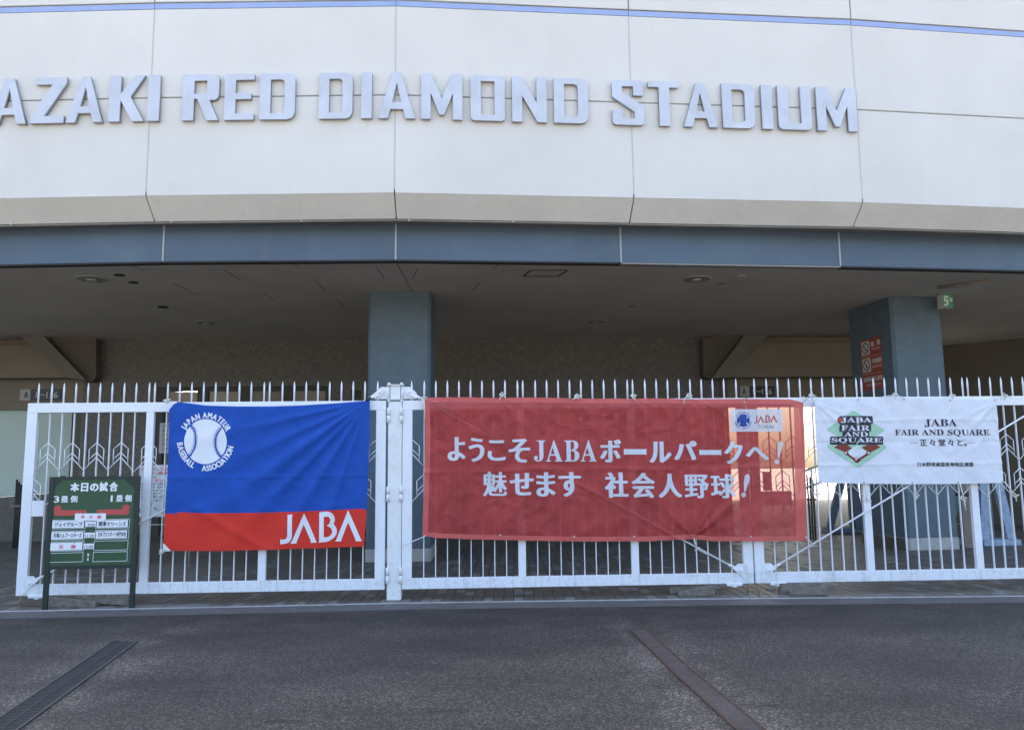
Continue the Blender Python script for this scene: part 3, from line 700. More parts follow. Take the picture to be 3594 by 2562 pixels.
dt = thing('entrance_doors', 'dark bronze glazed doors in the tiled wall with ceiling lights showing behind the glass', 'door', Wp.pt((d0u+d1u)/2, 0))
edges = [d0u] + [Wp.uv(x, 1390)[0] for x in (578, 693, 730, 845, 880, 992, 1030, 1142)] + [d1u]
zt_ = Wp.uv(850, 1372)[1]
for k in range(0, 10, 2):
    bm = B(); pbox(bm, Wp, edges[k], edges[k+1], 0, zt_, -.12, .02); obj('mullion', bm, M['frame_brown'], dt)
bm = B(); pbox(bm, Wp, d0u, d1u, zt_, dz-.002, -.12, .02); obj('head', bm, M['frame_brown'], dt)
for k in range(1, 9, 2):
    bm = B(); pbox(bm, Wp, edges[k], edges[k+1], .1, zt_, -.06, -.05); obj('pane', bm, M['glass'], dt)
    bm = B(); pbox(bm, Wp, edges[k], edges[k+1], 0, .1, -.12, .015); obj('bottom_rail', bm, M['frame_brown'], dt)
hall = thing('inner_hall', 'dim brown room seen through the glazed doors', 'room', Wp.pt((d0u+d1u)/2, 0, -1.5))
bm = B()
pbox(bm, Wp, d0u-1.6, d1u+.3, 0, 3.9, -3.0, -2.9); pbox(bm, Wp, d0u-1.6, d0u-1.5, 0, 3.9, -2.9, -.35); pbox(bm, Wp, d1u+.2, d1u+.3, 0, 3.9, -2.9, -.35)
pbox(bm, Wp, d0u-1.6, d1u+.3, 3.9, 4.0, -3.0, -.35); obj('room_wall', bm, M['beige'], hall)
tb = emis('fluorescent_tube', (1, .97, .9), 16)
for xa, xb, y, lab in ((578, 695, 1372, 'bright fluorescent tube behind the left pane of the doors'), (1098, 1142, 1366, 'short-looking fluorescent tube behind the right pane of the doors')):
    P_ = Plane((0, 18.5+1.6), (1, WS)); a = P_.uv(xa, y); b = P_.uv(xb, y)
    t = thing('tube_light', lab, 'light', P_.pt((a[0]+b[0])/2, a[1]))
    bm = B(); tube(bm, [P_.pt(a[0], a[1]), P_.pt(b[0], b[1])], .024, 10); obj('tube', bm, tb, t)
    bm = B(); pbox(bm, P_, a[0]-.05, b[0]+.05, a[1]+.05, a[1]+.11, -.05, .05); obj('fitting', bm, M['paper'], t)
# paper notice on the door
a = Wp.uv(563, 1485); b = Wp.uv(606, 1590)
nt2 = thing('paper_notice', 'narrow paper notice hanging on the dark door frame, just left of the blue flag', 'notice', Wp.pt(a[0], b[1], .03))
bm = B(); pbox(bm, Wp, a[0], b[0]+.25, b[1], a[1], .022, .026); obj('sheet', bm, M['paper'], nt2)
A = Art(Plane(Wp.pt(0, 0, .027), (1, WS)), .001)
for r_ in range(6):
    A.text('スタジアムご案内'[(r_ % 3):(r_ % 3)+3+(r_ == 0)], 568, 1490+r_*16, 603, 1501+r_*16, (.03, .03))
A.done('lettering', M['ink_black'], nt2)

# ---- beige lintel walls, beams, struts at both ends
zl = Wp.uv(200, 1437)[1]
wl = thing('side_wall', 'beige lintel wall above the pale panel at the far left', 'wall', Wp.pt(uL-4, 0))
bm = B(); pbox(bm, Wp, uL-7, uL-.002, zl, ZC, -.28, .0); obj('lintel', bm, M['beige'], wl)
ug = Wp.uv(243, 1600)[0]
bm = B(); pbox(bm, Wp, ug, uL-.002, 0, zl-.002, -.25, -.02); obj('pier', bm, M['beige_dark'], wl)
bt, bb_ = Wp.uv(60, 1212, .4)[1], Wp.uv(60, 1326, .4)[1]
q = [(uL-7, bb_), (Wp.uv(232, 1326, .4)[0], bb_), (Wp.uv(128, 1212, .4)[0], bt), (uL-7, bt)]
bm = B(); prism(bm, [Wp.pt(u, v, .4) for u, v in q], [Wp.pt(u, v, .002) for u, v in q]); obj('beam', bm, M['beige'], wl)
q = [Wp.uv(*p, .5) for p in ((77, 1155), (157, 1155), (300, 1338), (237, 1326))]
q[2] = (q[2][0], q[3][1]-.05); q[0] = (q[0][0], min(q[0][1], ZC-.004)); q[1] = (q[1][0], min(q[1][1], ZC-.004))
bm = B(); prism(bm, [Wp.pt(u, v, .5) for u, v in q], [Wp.pt(u, v, .41) for u, v in q]); obj('strut', bm, M['strut'], wl)
q = [Wp.uv(*p, .3) for p in ((157, 1157), (337, 1190), (337, 1322), (325, 1338), (290, 1338), (285, 1330))]
bm = B(); prism(bm, [Wp.pt(u, v, .30) for u, v in q], [Wp.pt(u, v, .012) for u, v in q]); obj('bracket', bm, M['beige_dark'], wl)
pn = thing('frosted_panel', 'pale green-white glazed panel at the far left behind the gate', 'panel', Wp.pt(ug-2, .8, -.15))
zpb = Wp.uv(0, 1755)[1]; zpr = Wp.uv(243, 1725)[1]
bm = B(); q = [(ug-6, zpb-.25), (ug-.003, zpr), (ug-.003, zl-.003), (ug-6, zl-.003)]
prism(bm, [Wp.pt(u, v, -.14) for u, v in q], [Wp.pt(u, v, -.18) for u, v in q]); obj('pane', bm, M['frosted'], pn)
lw = thing('low_wall', 'low beige wall with sloping top under the pale panel', 'wall', Wp.pt(ug-2, 0, -.1))
bm = B(); q = [(ug-6, 0), (ug-.003, 0), (ug-.003, zpr-.004), (ug-6, zpb-.254)]
prism(bm, [Wp.pt(u, v, .0) for u, v in q], [Wp.pt(u, v, -.3) for u, v in q]); obj('wall_body', bm, M['paver'], lw)

wr = thing('side_wall', 'beige lintel wall over the bright opening, right of the tiled wall', 'wall', Wp.pt(uR+3, 0))
bm = B(); pbox(bm, Wp, uR+.002, 9.1, zl, ZC, -.28, 0); obj('lintel', bm, M['beige'], wr)
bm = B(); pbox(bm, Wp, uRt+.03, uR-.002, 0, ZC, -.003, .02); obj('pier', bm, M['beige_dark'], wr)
bt, bb_ = Wp.uv(2900, 1203, .4)[1], Wp.uv(2900, 1322, .4)[1]
q = [(Wp.uv(2560, 1322, .4)[0], bb_), (9.1, bb_), (9.1, bt), (Wp.uv(2655, 1203, .4)[0], bt)]
bm = B(); prism(bm, [Wp.pt(u, v, .4) for u, v in q], [Wp.pt(u, v, .002) for u, v in q]); obj('beam', bm, M['beige'], wr)
q = [Wp.uv(*p, .5) for p in ((2615, 1157), (2696, 1157), (2560, 1326), (2500, 1326))]
q[0] = (q[0][0], min(q[0][1], ZC-.004)); q[1] = (q[1][0], min(q[1][1], ZC-.004))
bm = B(); prism(bm, [Wp.pt(u, v, .5) for u, v in q], [Wp.pt(u, v, .41) for u, v in q]); obj('strut', bm, M['strut'], wr)
q = [Wp.uv(*p, .3) for p in ((2466, 1190), (2615, 1160), (2540, 1270), (2520, 1330), (2490, 1330), (2470, 1322))]
bm = B(); prism(bm, [Wp.pt(u, v, .30) for u, v in q], [Wp.pt(u, v, .022) for u, v in q]); obj('bracket', bm, M['beige_dark'], wr)
# right flank wall coming towards the viewer
a = onz(3300, 1214, ZC); b = onz(3594, 1186, ZC); e = (b-a).normalized()
ws_ = thing('flank_wall', 'dark brown wall closing the covered entrance at the right edge', 'wall', (a.x, a.y, 0))
Pq = Plane(a, (e.x, e.y)); uo = -2.35
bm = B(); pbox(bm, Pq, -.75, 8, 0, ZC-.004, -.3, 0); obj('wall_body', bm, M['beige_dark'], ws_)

# seat-range signs on the lintel walls
def range_sign(x0, xm, x1, y0, y1, label):
    a, c = Wp.uv(x0, y0), Wp.uv(x1, y1); m_ = Wp.uv(xm, y0)[0]
    t = thing('direction_sign', label, 'sign', Wp.pt(a[0], c[1], .02))
    bm = B(); pbox(bm, Wp, a[0], m_, c[1], a[1], .002, .03); obj('letter_plate', bm, M['sign_grey'], t)
    bm = B(); pbox(bm, Wp, m_+.002, c[0], c[1], a[1], .002, .03); obj('number_plate', bm, M['sign_navy'], t)
    PP = Plane(Wp.pt(0, 0, .0305), (1, WS)); h = y1-y0
    A = Art(PP, .001); A.text('A', x0+(xm-x0)*.27, y0+h*.2, xm-(xm-x0)*.27, y1-h*.2, (.03, .03)); A.done('lettering', M['ink_black'], t)
    A = Art(PP, .001); w_ = x1-xm
    A.text('1', xm+w_*.155, y0+h*.22, xm+w_*.185, y1-h*.22, (.012, .012)); A.text('〜', xm+w_*.30, y0+h*.42, xm+w_*.47, y1-h*.45, (.012, .012)); A.text('156', xm+w_*.51, y0+h*.22, xm+w_*.89, y1-h*.22, (.012, .012))
    A.done('lettering', M['sign_cream'], t)
range_sign(74, 110, 214, 1367, 1405, 'grey and navy A 1~156 sign on the left lintel, above the gate spikes')
range_sign(2596, 2628, 2719, 1356, 1392, 'grey and navy A 1~156 sign on the right lintel, partly behind the gate spikes')

# exit sign hanging from the ceiling
c = onz(3322, 1015, ZC); ye = c.y
Pe = Plane((0, ye), (1, .05)); a = Pe.uv(3305, 1026); b = Pe.uv(3346, 1080)
ex = thing('exit_sign', 'small green running-figure exit sign under the ceiling beside the right column', 'sign', Pe.pt(a[0], b[1]))
bm = B(); pbox(bm, Pe, a[0], b[0], b[1], a[1], -.16, 0); obj('housing', bm, M['sign_cream'], ex)
bm = B(); pbox(bm, Pe, a[0]+.005, b[0]-.005, b[1]+.005, a[1]-.005, .001, .004); obj('face', bm, emis('exit_green', (.03, .24, .10), .02), ex)
bm = B(); pbox(bm, Pe, a[0]-.05, b[0]+.08, a[1], ZC-.002, -.1, -.04); obj('bracket', bm, M['pipe'], ex)
A = Art(Plane(Pe.pt(0, 0, .0045), (1, .05)), .001)
X = lambda x, y: (2900+x/3.248, 980+y/3.248)
for pg in ([(1338, 190), (1390, 188), (1392, 215), (1380, 218), (1340, 206)], [(1340, 214), (1358, 212), (1362, 232), (1356, 262), (1342, 258)],
           [(1366, 226), (1384, 232), (1396, 286), (1384, 300), (1342, 306), (1340, 284), (1376, 278), (1362, 250)]): A.poly([X(*p) for p in pg])
A.line([X(1392, 238), X(1434, 236)], 3.2); A.line([X(1408, 212), X(1436, 236), X(1414, 262)], 3.0)
A.done('pictogram', emis('exit_white', (.55, .62, .56), .02), ex)
a = onz(3290, 1010, ZC-.03); b = onz(3475, 986, ZC-.03)
bm = B(); tube(bm, [a, b], .028, 6); rl = obj('ceiling_rail', bm, M['brownpost']); tag(rl, 'thin brown rail fixed to the ceiling behind the exit sign', 'rail')

# warning sign on the shaded side of the right column
Ps = Plane((P1.x, P1.y), (-sd_.x, -sd_.y)); Ps.p0 = Ps.p0 + Ps.n*.078
W3 = lambda x, y: (2980+x/6.014, 1160+y/6.014)
a = Ps.uv(*W3(235, 190)); b = Ps.uv(*W3(665, 150)); c = Ps.uv(*W3(745, 1240)); d = Ps.uv(*W3(305, 1265))
u0, u1 = (a[0]+d[0])/2, (b[0]+c[0])/2; v1, v0 = (a[1]+b[1])/2, (c[1]+d[1])/2
wsn = thing('warning_sign', 'tall red no-smoking and no-open-flame sign on the right column', 'sign', Ps.pt(u0, v0))
bm = B(); pbox(bm, Ps, u0, u1, v0, v1, 0, .008); obj('plate', bm, M['sign_red'], wsn)
PP = Plane(Ps.pt(0, 0, .0085), (-sd_.x, -sd_.y))
def UV(A_, s_, fx0, fx1, fy0, fy1, bold):      # text by fractions of the plate (fy from the top)
    v, f = glyphs(s_); a0 = min(p[0] for p in v); a1 = max(p[0] for p in v); b0 = min(p[1] for p in v); b1 = max(p[1] for p in v)
    W_, H_ = u1-u0, v1-v0
    A_.add([(u0+W_*(fx0+(p[0]-a0)/(a1-a0)*(fx1-fx0)), v1-H_*(fy1-(p[1]-b0)/(b1-b0)*(fy1-fy0))) for p in v], f, ring(bold*H_*.01, bold*H_*.01))
bm = B()
for fy in (.04, .375):
    pbox(bm, Ps, u0+(u1-u0)*.06, u0+(u1-u0)*.46, v1-(v1-v0)*(fy+.265), v1-(v1-v0)*fy, .0085, .0105)
obj('symbol_panel', bm, M['sign_cream'], wsn)
A = Art(Plane(Ps.pt(0, 0, .011), (-sd_.x, -sd_.y)), .0006); W_, H_ = u1-u0, v1-v0
for fy in (.04, .375):
    cx_, cy_ = u0+W_*.26, v1-H_*(fy+.1325); R_ = W_*.165
    for k in range(24):
        t0, t1 = k*math.pi/12, (k+1)*math.pi/12
        A.add([(cx_+R_*math.cos(t0), cy_+R_*math.sin(t0)), (cx_+R_*math.cos(t1), cy_+R_*math.sin(t1)), (cx_+R_*.8*math.cos(t1), cy_+R_*.8*math.sin(t1)), (cx_+R_*.8*math.cos(t0), cy_+R_*.8*math.sin(t0))], [(0, 1, 2, 3)])
    q = R_*.64; h = R_*.07
    A.add([(cx_-q-h, cy_+q-h), (cx_-q+h, cy_+q+h), (cx_+q+h, cy_-q+h), (cx_+q-h, cy_-q-h)], [(0, 1, 2, 3)])
    A.add([(cx_-R_*.2, cy_-R_*.5), (cx_+R_*.15, cy_-R_*.5), (cx_+R_*.1, cy_-R_*.15), (cx_-R_*.1, cy_-R_*.1)], [(0, 1, 2, 3)])
A.done('symbol', M['ink_black'], wsn)
A = Art(PP, .001)
UV(A, '禁', .53, .68, .07, .165, .5); UV(A, '煙', .82, .97, .06, .155, .5); UV(A, 'NO SMOKING', .55, .95, .20, .235, .1)
UV(A, '火気厳禁', .53, .98, .40, .49, .4); UV(A, 'NO OPEN FLAMES', .53, .98, .54, .575, .1)
UV(A, '危険物品持込厳禁', .07, .97, .74, .83, .3); UV(A, 'NO DANGEROUS GOODS', .18, .90, .88, .915, .1)
for fy in (.345, .685): A.add([(u0+W_*.03, v1-H_*fy), (u1-W_*.03, v1-H_*fy), (u1-W_*.03, v1-H_*(fy-.006)), (u0+W_*.03, v1-H_*(fy-.006))], [(0, 1, 2, 3)])
A.done('lettering', M['sign_cream'], wsn)

# ================================================================== BIG LETTERS ON THE FACADE
LET = {
 'A': [[(0, 0), (.39, 1), (.61, 1), (1, 0), (.74, 0), (.675, .2), (.325, .2), (.26, 0)], [(.5, .78), (.375, .345), (.625, .345)]],
 'D': [[(0, 0), (0, 1), (.80, 1), (.92, .965), (.985, .89), (1, .82), (1, .18), (.985, .11), (.92, .035), (.80, 0)], [(.30, .13), (.60, .13), (.68, .16), (.70, .22), (.70, .78), (.68, .84), (.60, .87), (.30, .87)]],
 'I': [[(0, 0), (0, 1), (1, 1), (1, 0)]],
 'Z': [[(0, 0), (0, .13), (.60, .845), (.12, .845), (.12, 1), (1, 1), (1, .87), (.40, .155), (.97, .155), (.97, 0)]],
 'K': [[(0, 0), (0, 1), (.32, 1), (.32, .60), (.72, 1), (1, 1), (.60, .54), (1, 0), (.67, 0), (.32, .47), (.32, 0)]],
 'R': [[(0, 0), (0, 1), (.86, 1), (.96, .97), (1, .90), (1, .54), (.96, .475), (.88, .44), (.74, .44), (1, 0), (.68, 0), (.40, .47), (.315, .47), (.315, 0)], [(.315, .575), (.315, .865), (.67, .865), (.67, .575)]],
 'E': [[(0, 0), (0, 1), (1, 1), (1, .87), (.37, .87), (.37, .58), (.90, .58), (.90, .45), (.37, .45), (.37, .135), (1, .135), (1, 0)]],
 'M': [[(0, 0), (0, 1), (.24, 1), (.5, .46), (.76, 1), (1, 1), (1, 0), (.77, 0), (.77, .58), (.56, .10), (.44, .10), (.23, .58), (.23, 0)]],
 'O': [[(.10, 0), (.02, .03), (0, .08), (0, .92), (.02, .97), (.10, 1), (.90, 1), (.98, .97), (1, .92), (1, .08), (.98, .03), (.90, 0)], [(.30, .13), (.70, .13), (.70, .87), (.30, .87)]],
 'N': [[(0, 0), (0, 1), (.27, 1), (.71, .42), (.71, 1), (1, 1), (1, 0), (.73, 0), (.29, .58), (.29, 0)]],
 'S': [[(.10, 1), (.02, .97), (0, .92), (0, .62), (.70, .30), (.70, .14), (.32, .14), (.32, .33), (0, .33), (0, .08), (.02, .03), (.10, 0), (.90, 0), (.98, .03), (1, .08), (1, .42), (.32, .72), (.32, .865), (.67, .865), (.67, .66), (.98, .66), (.98, .95), (.93, 1)]],
 'T': [[(.35, 0), (.35, .865), (0, .865), (0, 1), (1, 1), (1, .865), (.70, .865), (.70, 0)]],
 'U': [[(.12, 0), (.02, .04), (0, .10), (0, 1), (.31, 1), (.31, .14), (.69, .14), (.69, 1), (1, 1), (1, .10), (.98, .04), (.88, 0)]],
}
row = [('A', -21, 60), ('Z', 68.5, 146), ('A', 148.3, 229.7), ('K', 242.4, 321.5), ('I', 328.5, 355), ('R', 406, 486.6), ('E', 499.6, 565), ('D', 578, 656.4),
       ('D', 709.5, 784.3), ('I', 803.7, 827.2), ('A', 841.3, 923.8), ('M', 936.8, 1028.5), ('O', 1046.8, 1123), ('N', 1139.2, 1216.2), ('D', 1232, 1308.6),
       ('S', 1362, 1432.3), ('T', 1443, 1509.7), ('A', 1520, 1596), ('D', 1607, 1679), ('I', 1694.6, 1718.4), ('U', 1731, 1804.9), ('M', 1817, 1905.9)]
K = 1.5777
sgn = thing('stadium_name_sign', 'row of raised silver metal letters reading AZAKI RED DIAMOND STADIUM on the white facade', 'sign', (0, 10.7, 7))
P0f = Plane((0, 10.635), (1, 0)); zl0 = P0f.uv(1387, 262.8*K)[1]; zl1 = P0f.uv(1387, 161*K)[1]
def facade_point(xd, z):
    """where the photo column xd meets the facade polygon near height z"""
    for i in range(len(FP)-1):
        P = pl(FP[i], FP[i+1]); L_ = math.hypot(FP[i+1][0]-FP[i][0], FP[i+1][1]-FP[i][1])
        yy = 340
        for _ in range(6):
            u, v = P.uv(xd*K, yy, .07); yy += (v-z)*F_PX/12
        if (u >= 0 or i == 0) and (u < L_ or i == len(FP)-2): return P.pt(u, 0, .0)
for ch, xa, xb in row:
    zm = (zl0+zl1)/2; a = facade_point(xa, zm); b = facade_point(xb, zm)
    a.z = b.z = 0; P = Plane(a, (b-a)); W_ = (b-a).length; H_ = zl1-zl0
    c = bpy.data.curves.new('l', 'CURVE'); c.dimensions = '2D'; c.fill_mode = 'BOTH'
    for lp in LET[ch]:
        sp_ = c.splines.new('POLY'); sp_.points.add(len(lp)-1); sp_.use_cyclic_u = True
        for i, (x, y) in enumerate(lp): sp_.points[i].co = (x*W_, y*H_, 0, 1)
    c.extrude = .026
    o = bpy.data.objects.new('l', c); C.objects.link(o); bpy.context.view_layer.update()
    me = bpy.data.meshes.new_from_object(o.evaluated_get(bpy.context.evaluated_depsgraph_get()))
    bm = B(); bm.from_mesh(me); bpy.data.objects.remove(o); bpy.data.curves.remove(c); bpy.data.meshes.remove(me)
    bmesh.ops.remove_doubles(bm, verts=bm.verts, dist=.0005)
    for f in bm.faces: f.material_index = 0 if abs(f.normal.z) > .7 else 1
    for v in bm.verts: v.co = P.pt(v.co.x, zl0+v.co.y, .044+v.co.z)
    bmesh.ops.recalc_face_normals(bm, faces=bm.faces)
    obj('letter', bm, [M['letter'], M['lettside']], sgn, label='raised metal letter '+ch)
    bm = B()
    for fx, fz in (((.5, .08), (.5, .93)) if ch == 'T' else ((.15, .08), (.85, .08))):
        p = P.pt(fx*W_, zl0+fz*H_, 0); tube(bm, [p+P.n*-.01, p+P.n*.016], .010, 6)
    obj('stand_off', bm, M['lettside'], sgn)

# ================================================================== GATES
Gp = Plane((0, 9.59), (1, .042))
GZ0, GZ1 = .118, 2.30
RH, SW, IW = .112, .115, .088      # rail height, end stile, inner stile
def leaf(name, label, ua, ub, first_peak_left, extra=False):
    """three bays of eight bars between ua and ub; first_peak_left: upper arrow sits on the left stile"""
    t = thing(name, label, 'gate', Gp.pt((ua+ub)/2, 0), 'white steel gate leaves')
    loc = t.location
    BW = ((ub-ua) - 2*SW - 2*IW)/3
    bm = B(); pbox(bm, Gp, ua, ub, GZ1-RH, GZ1, -.05, 0); bevelled(bm, .004); obj('top_rail', bm, M['white'], t)
    bm = B(); pbox(bm, Gp, ua, ub, GZ0, GZ0+RH+.012, -.05, 0); bevelled(bm, .004); obj('bottom_rail', bm, M['white_dirty'], t)
    st = [ua, ua+SW+BW, ua+SW+BW+IW+BW, ub-SW]; sw = [SW, IW, IW, SW]
    for k in range(4):
        bm = B(); pbox(bm, Gp, st[k]+.0005, st[k]+sw[k]-.0005, GZ0+RH+.0125, GZ1-RH-.0005, -.05, -.0006 if k in (1, 2) else 0); obj('stile', bm, M['white'], t)
    pos = []
    x = ua+SW
    slots = []
    for k in range(3):
        x0 = st[k]+sw[k]; g = BW/9
        slots.append([x0-(.0 if k else 0)] + [x0+g*i for i in range(1, 9)] + [x0+BW])
    bar = spike = None
    allu = []
    for s_ in slots:
        for i, u in enumerate(s_):
            inner = 0 < i < 9
            if inner:
                if bar is None:
                    bm = B(); pbox(bm, Gp, u-.005, u+.005, GZ0+RH+.013, GZ1-RH-.001, -.038, -.014); bar = obj('bar', bm, M['white'], t, origin=Gp.pt(u, 0)); bu = u
                else: clone(bar, bar.location + Gp.e*(u-bu))
            us = u if inner else (u-.012 if i == 0 else u+.012)
            if spike is None:
                bm = B(); p0 = Gp.pt(us, GZ1-.002, -.025)
                prof = [(0, .010), (.165, .0115), (.205, .0085), (.242, .0015)]
                tube(bm, [p0+NORM*h for h, _ in prof], 1, 8, taper=[r for _, r in prof]); spike = obj('spike', bm, M['white'], t, origin=Gp.pt(us, 0)); su_ = us
            else: clone(spike, spike.location + Gp.e*(us-su_))
    # arrow-feather pattern, two staggered rows
    def rod(bm, u0, z0, u1, z1, lo, hi):
        if u1 < lo or u0 > hi:
            if max(u0, u1) <= lo or min(u0, u1) >= hi: return
        if u0 != u1:                                   # clip to the bay
            if u0 > u1: u0, z0, u1, z1 = u1, z1, u0, z0
            if u1 <= lo or u0 >= hi: return
            if u0 < lo: z0 += (z1-z0)*(lo-u0)/(u1-u0); u0 = lo
            if u1 > hi: z1 = z0+(z1-z0)*(hi-u0)/(u1-u0); u1 = hi
        elif u0 < lo or u0 > hi: return
        tube(bm, [Gp.pt(u0, z0, -.012), Gp.pt(u1, z1, -.012)], .0048, 6)
    for r_, (za) in enumerate((1.836, 1.429)):
        for k, s_ in enumerate(slots):
            g = BW/9; lo, hi = s_[0], s_[9]
            par = (0 if first_peak_left else 1) + (k % 2) + r_
            for i in range(0, 10):
                if (i + par) % 2: continue
                uc = s_[i]
                if i == 0: uc = s_[0]-(sw[k]/2 if k else 0)
                if i == 9: uc = s_[9]+(sw[k+1]/2 if k < 2 else 0)
                bm = B()
                for sg in (-1, 1):
                    h = g*.60*sg
                    rod(bm, uc, za, uc+h, za-.074, lo, hi)
                    rod(bm, uc+h, za-.074, uc+h, za-.236-(.01 if r_ == 0 else .0), lo, hi)
                    rod(bm, uc, za-.116, uc+h, za-.192, lo, hi)
                    ww = g if 0 < i < 9 else g + (sw[k]/2 if i == 0 and k else 0) + (sw[k+1]/2 if i == 9 and k < 2 else 0)
                    rod(bm, uc, za-.168, uc+ww*sg, za-.168-.148*(ww/g), lo, hi)
                if len(bm.verts): obj('arrow_motif', bm, M['white'], t)
                else: bm.free()
    return t, st, BW
u1a, u1b = -5.644, -1.498
u2a, u2b = -1.302, 2.818
u3a, u3b = 2.836, 2.836+4.12
# plane parameter: world x ~ u*e.x
ex_ = Gp.e.x
U = [v/ex_ for v in (u1a, u1b, u2a, u2b, u3a, u3b)]
g1, st1, BW1 = leaf('gate_leaf', 'left white gate leaf carrying the blue and red flag', U[0], U[1], False)
g2, st2, BW2 = leaf('gate_leaf', 'middle white gate leaf behind the long red banner', U[2], U[3], True)
g3, st3, BW3 = leaf('gate_leaf', 'right white gate leaf behind the white banner', U[4], U[5], False)
# fixed post and the next leaf beyond the frame
def gate_post(ua, ub, label):
    t = thing('gate_post', label, 'post', Gp.pt((ua+ub)/2, 0)); um = (ua+ub)/2
    bm = B(); pbox(bm, Gp, ua, ub, 0, GZ1-.01, -.16, .004); bevelled(bm, .006, 2); obj('post_body', bm, M['white_post'], t)
    bm = B(); pbox(bm, Gp, ua+.022, ub-.022, GZ1+.022, GZ1+.178, -.14, -.01); obj('collar', bm, M['white_post'], t)
    for z in (GZ1+.004, GZ1+.18):
        bm = B(); pbox(bm, Gp, ua-.018, ub+.018, z, z+.012, -.17, .016); bevelled(bm, .003); obj('flange_plate', bm, M['white_post'], t)
    for su in (ua+.006, ub-.006):
        for z in (GZ1-.018, GZ1+.193):
            bm = B(); tube(bm, [Gp.pt(su, z, .0), Gp.pt(su, z+.02, .0)], .017, 6); obj('bolt', bm, M['white_post'], t)
        for (y0, y1) in ((1432, 1484), (1707, 1760), (1990, 2047)):
            za = Gp.uv(1387, y0)[1]; zb_ = Gp.uv(1387, y1)[1]; zm = (za+zb_)/2
            bm = B(); q = Gp.pt(su, 0, .022)
            tube(bm, [q+NORM*za, q+NORM*(zm+.002)], .019, 10); tube(bm, [q+NORM*(zm-.002), q+NORM*zb_], .019, 10)
            obj('hinge', bm, M['white_post'], t)
    for sg, su in ((-1, ua), (1, ub)):
        bm = B(); q = [(0, .165), (.085, .165), (.13, .125), (.165, .09), (.165, .022), (0, .022)]
        prism(bm, [Gp.pt(su+sg*(x+.004), GZ1+z, -.02) for x, z in q], [Gp.pt(su+sg*(x+.004), GZ1+z, -.035) for x, z in q]); obj('bracket_plate', bm, M['white_post'], t)
        bm = B(); tube(bm, [Gp.pt(su+sg*.002, GZ1+.022, -.012), Gp.pt(su+sg*.002, GZ1+.168, -.012)], .016, 10); obj('bracket_sleeve', bm, M['white_post'], t)
    return t
gate_post(Gp.uv(1360.5, 1700)[0], Gp.uv(1409.5, 1700)[0], 'white steel gate post with bolted top bracket, between flag and red banner')
gate_post(U[5]+.02, U[5]+.19, 'white steel gate post beyond the right gate leaf')
# diagonal tie rods (each belongs to its leaf), corner gussets, drop bolts, lock boxes
def tie(g, p_low, p_top, side, frame_edge):
    a = Gp.uv(*p_low, .02); b = Gp.uv(*p_top, .02) if isinstance(p_top[0], (int, float)) and p_top[0] > 100 else p_top
    A_, B_ = Gp.pt(a[0], a[1], .022), Gp.pt(b[0], b[1], .022); d = (B_-A_).normalized()
    bm = B(); tube(bm, [A_+d*.12, B_-d*.12], .0105, 10); obj('tie_rod', bm, M['white'], g)
    bm = B(); q = [(0, .08), (.105*side, .08), (.135*side, .045), (.095*side, -.03), (.0, -.125), (-.012*side, -.12)]
    x0 = frame_edge-.0*side
    prism(bm, [Gp.pt(x0+x, a[1]+z, .0105) for x, z in q], [Gp.pt(x0+x, a[1]+z, .0006) for x, z in q]); obj('gusset', bm, M['white_dirty'], g)
    for c_, dd in ((A_, d), (B_, -d)):
        nrm = Gp.n; s_ = dd.cross(nrm).normalized()
        bm = B(); q = [c_-dd*.035-s_*.016, c_-dd*.035+s_*.016, c_+s_*.034, c_+dd*.13+s_*.013, c_+dd*.13-s_*.013, c_-s_*.034]
        prism(bm, [p+nrm*.004 for p in q], [p-nrm*.006 for p in q]); obj('rod_end', bm, M['white'], g)
        bm = B(); tube(bm, [c_+dd*.10, c_+dd*.155], .016, 8); obj('turnbuckle', bm, M['white'], g)
        bm = B(); tube(bm, [c_+nrm*.0, c_+nrm*.018], .014, 6); obj('bolt', bm, M['white_dirty'], g)
tie(g1, (105, 2047), (1333.7, 1377.6), 1, U[0]+SW-.03)
tie(g2, (2597.6, 2002.5), (1437, 1377.6), -1, U[3]-SW+.03)
t3 = (U[5]-.10, GZ1+.09)
tie(g3, (2699, 2001), t3, 1, U[4]+SW-.03)
for g, uu, wheel in ((g1, U[0]+.05, U[0]+.235), (g2, U[3]-.075, U[3]-.235), (g3, U[4]+.035, U[4]+.27)):
    bm = B(); tube(bm, [Gp.pt(uu, .0, -.02), Gp.pt(uu, GZ0+.01, -.02)], .009, 8); obj('drop_bolt', bm, M['rust'], g)
    bm = B(); pbox(bm, Gp, wheel-.095, wheel+.095, GZ0-.028, GZ0+.012, -.045, .012); bevelled(bm, .008); obj('foot_bracket', bm, M['white_dirty'], g)
    bm = B(); tube(bm, [Gp.pt(wheel+.0, .078, -.02), Gp.pt(wheel, .092, -.02)], .035, 12); obj('foot_pad', bm, M['white_dirty'], g)
zlk = Gp.uv(100, 1775)[1], Gp.uv(100, 1811)[1]
bm = B(); pbox(bm, Gp, U[0]+SW, U[0]+SW+.135, Gp.uv(100, 1812)[1], Gp.uv(100, 1757)[1], -.045, -.004); obj('lock_box', bm, M['white'], g1)
bm = B(); pbox(bm, Gp, U[4]+SW, U[4]+SW+.37, Gp.uv(2700, 1774)[1], Gp.uv(2700, 1724)[1], -.045, -.004); obj('lock_box', bm, M['white'], g3)
bm = B(); pbox(bm, Gp, U[4]+SW+.05, U[4]+SW+.13, Gp.uv(2700, 1722)[1], Gp.uv(2700, 1655)[1], -.06, -.02); obj('latch_handle', bm, M['white'], g3)
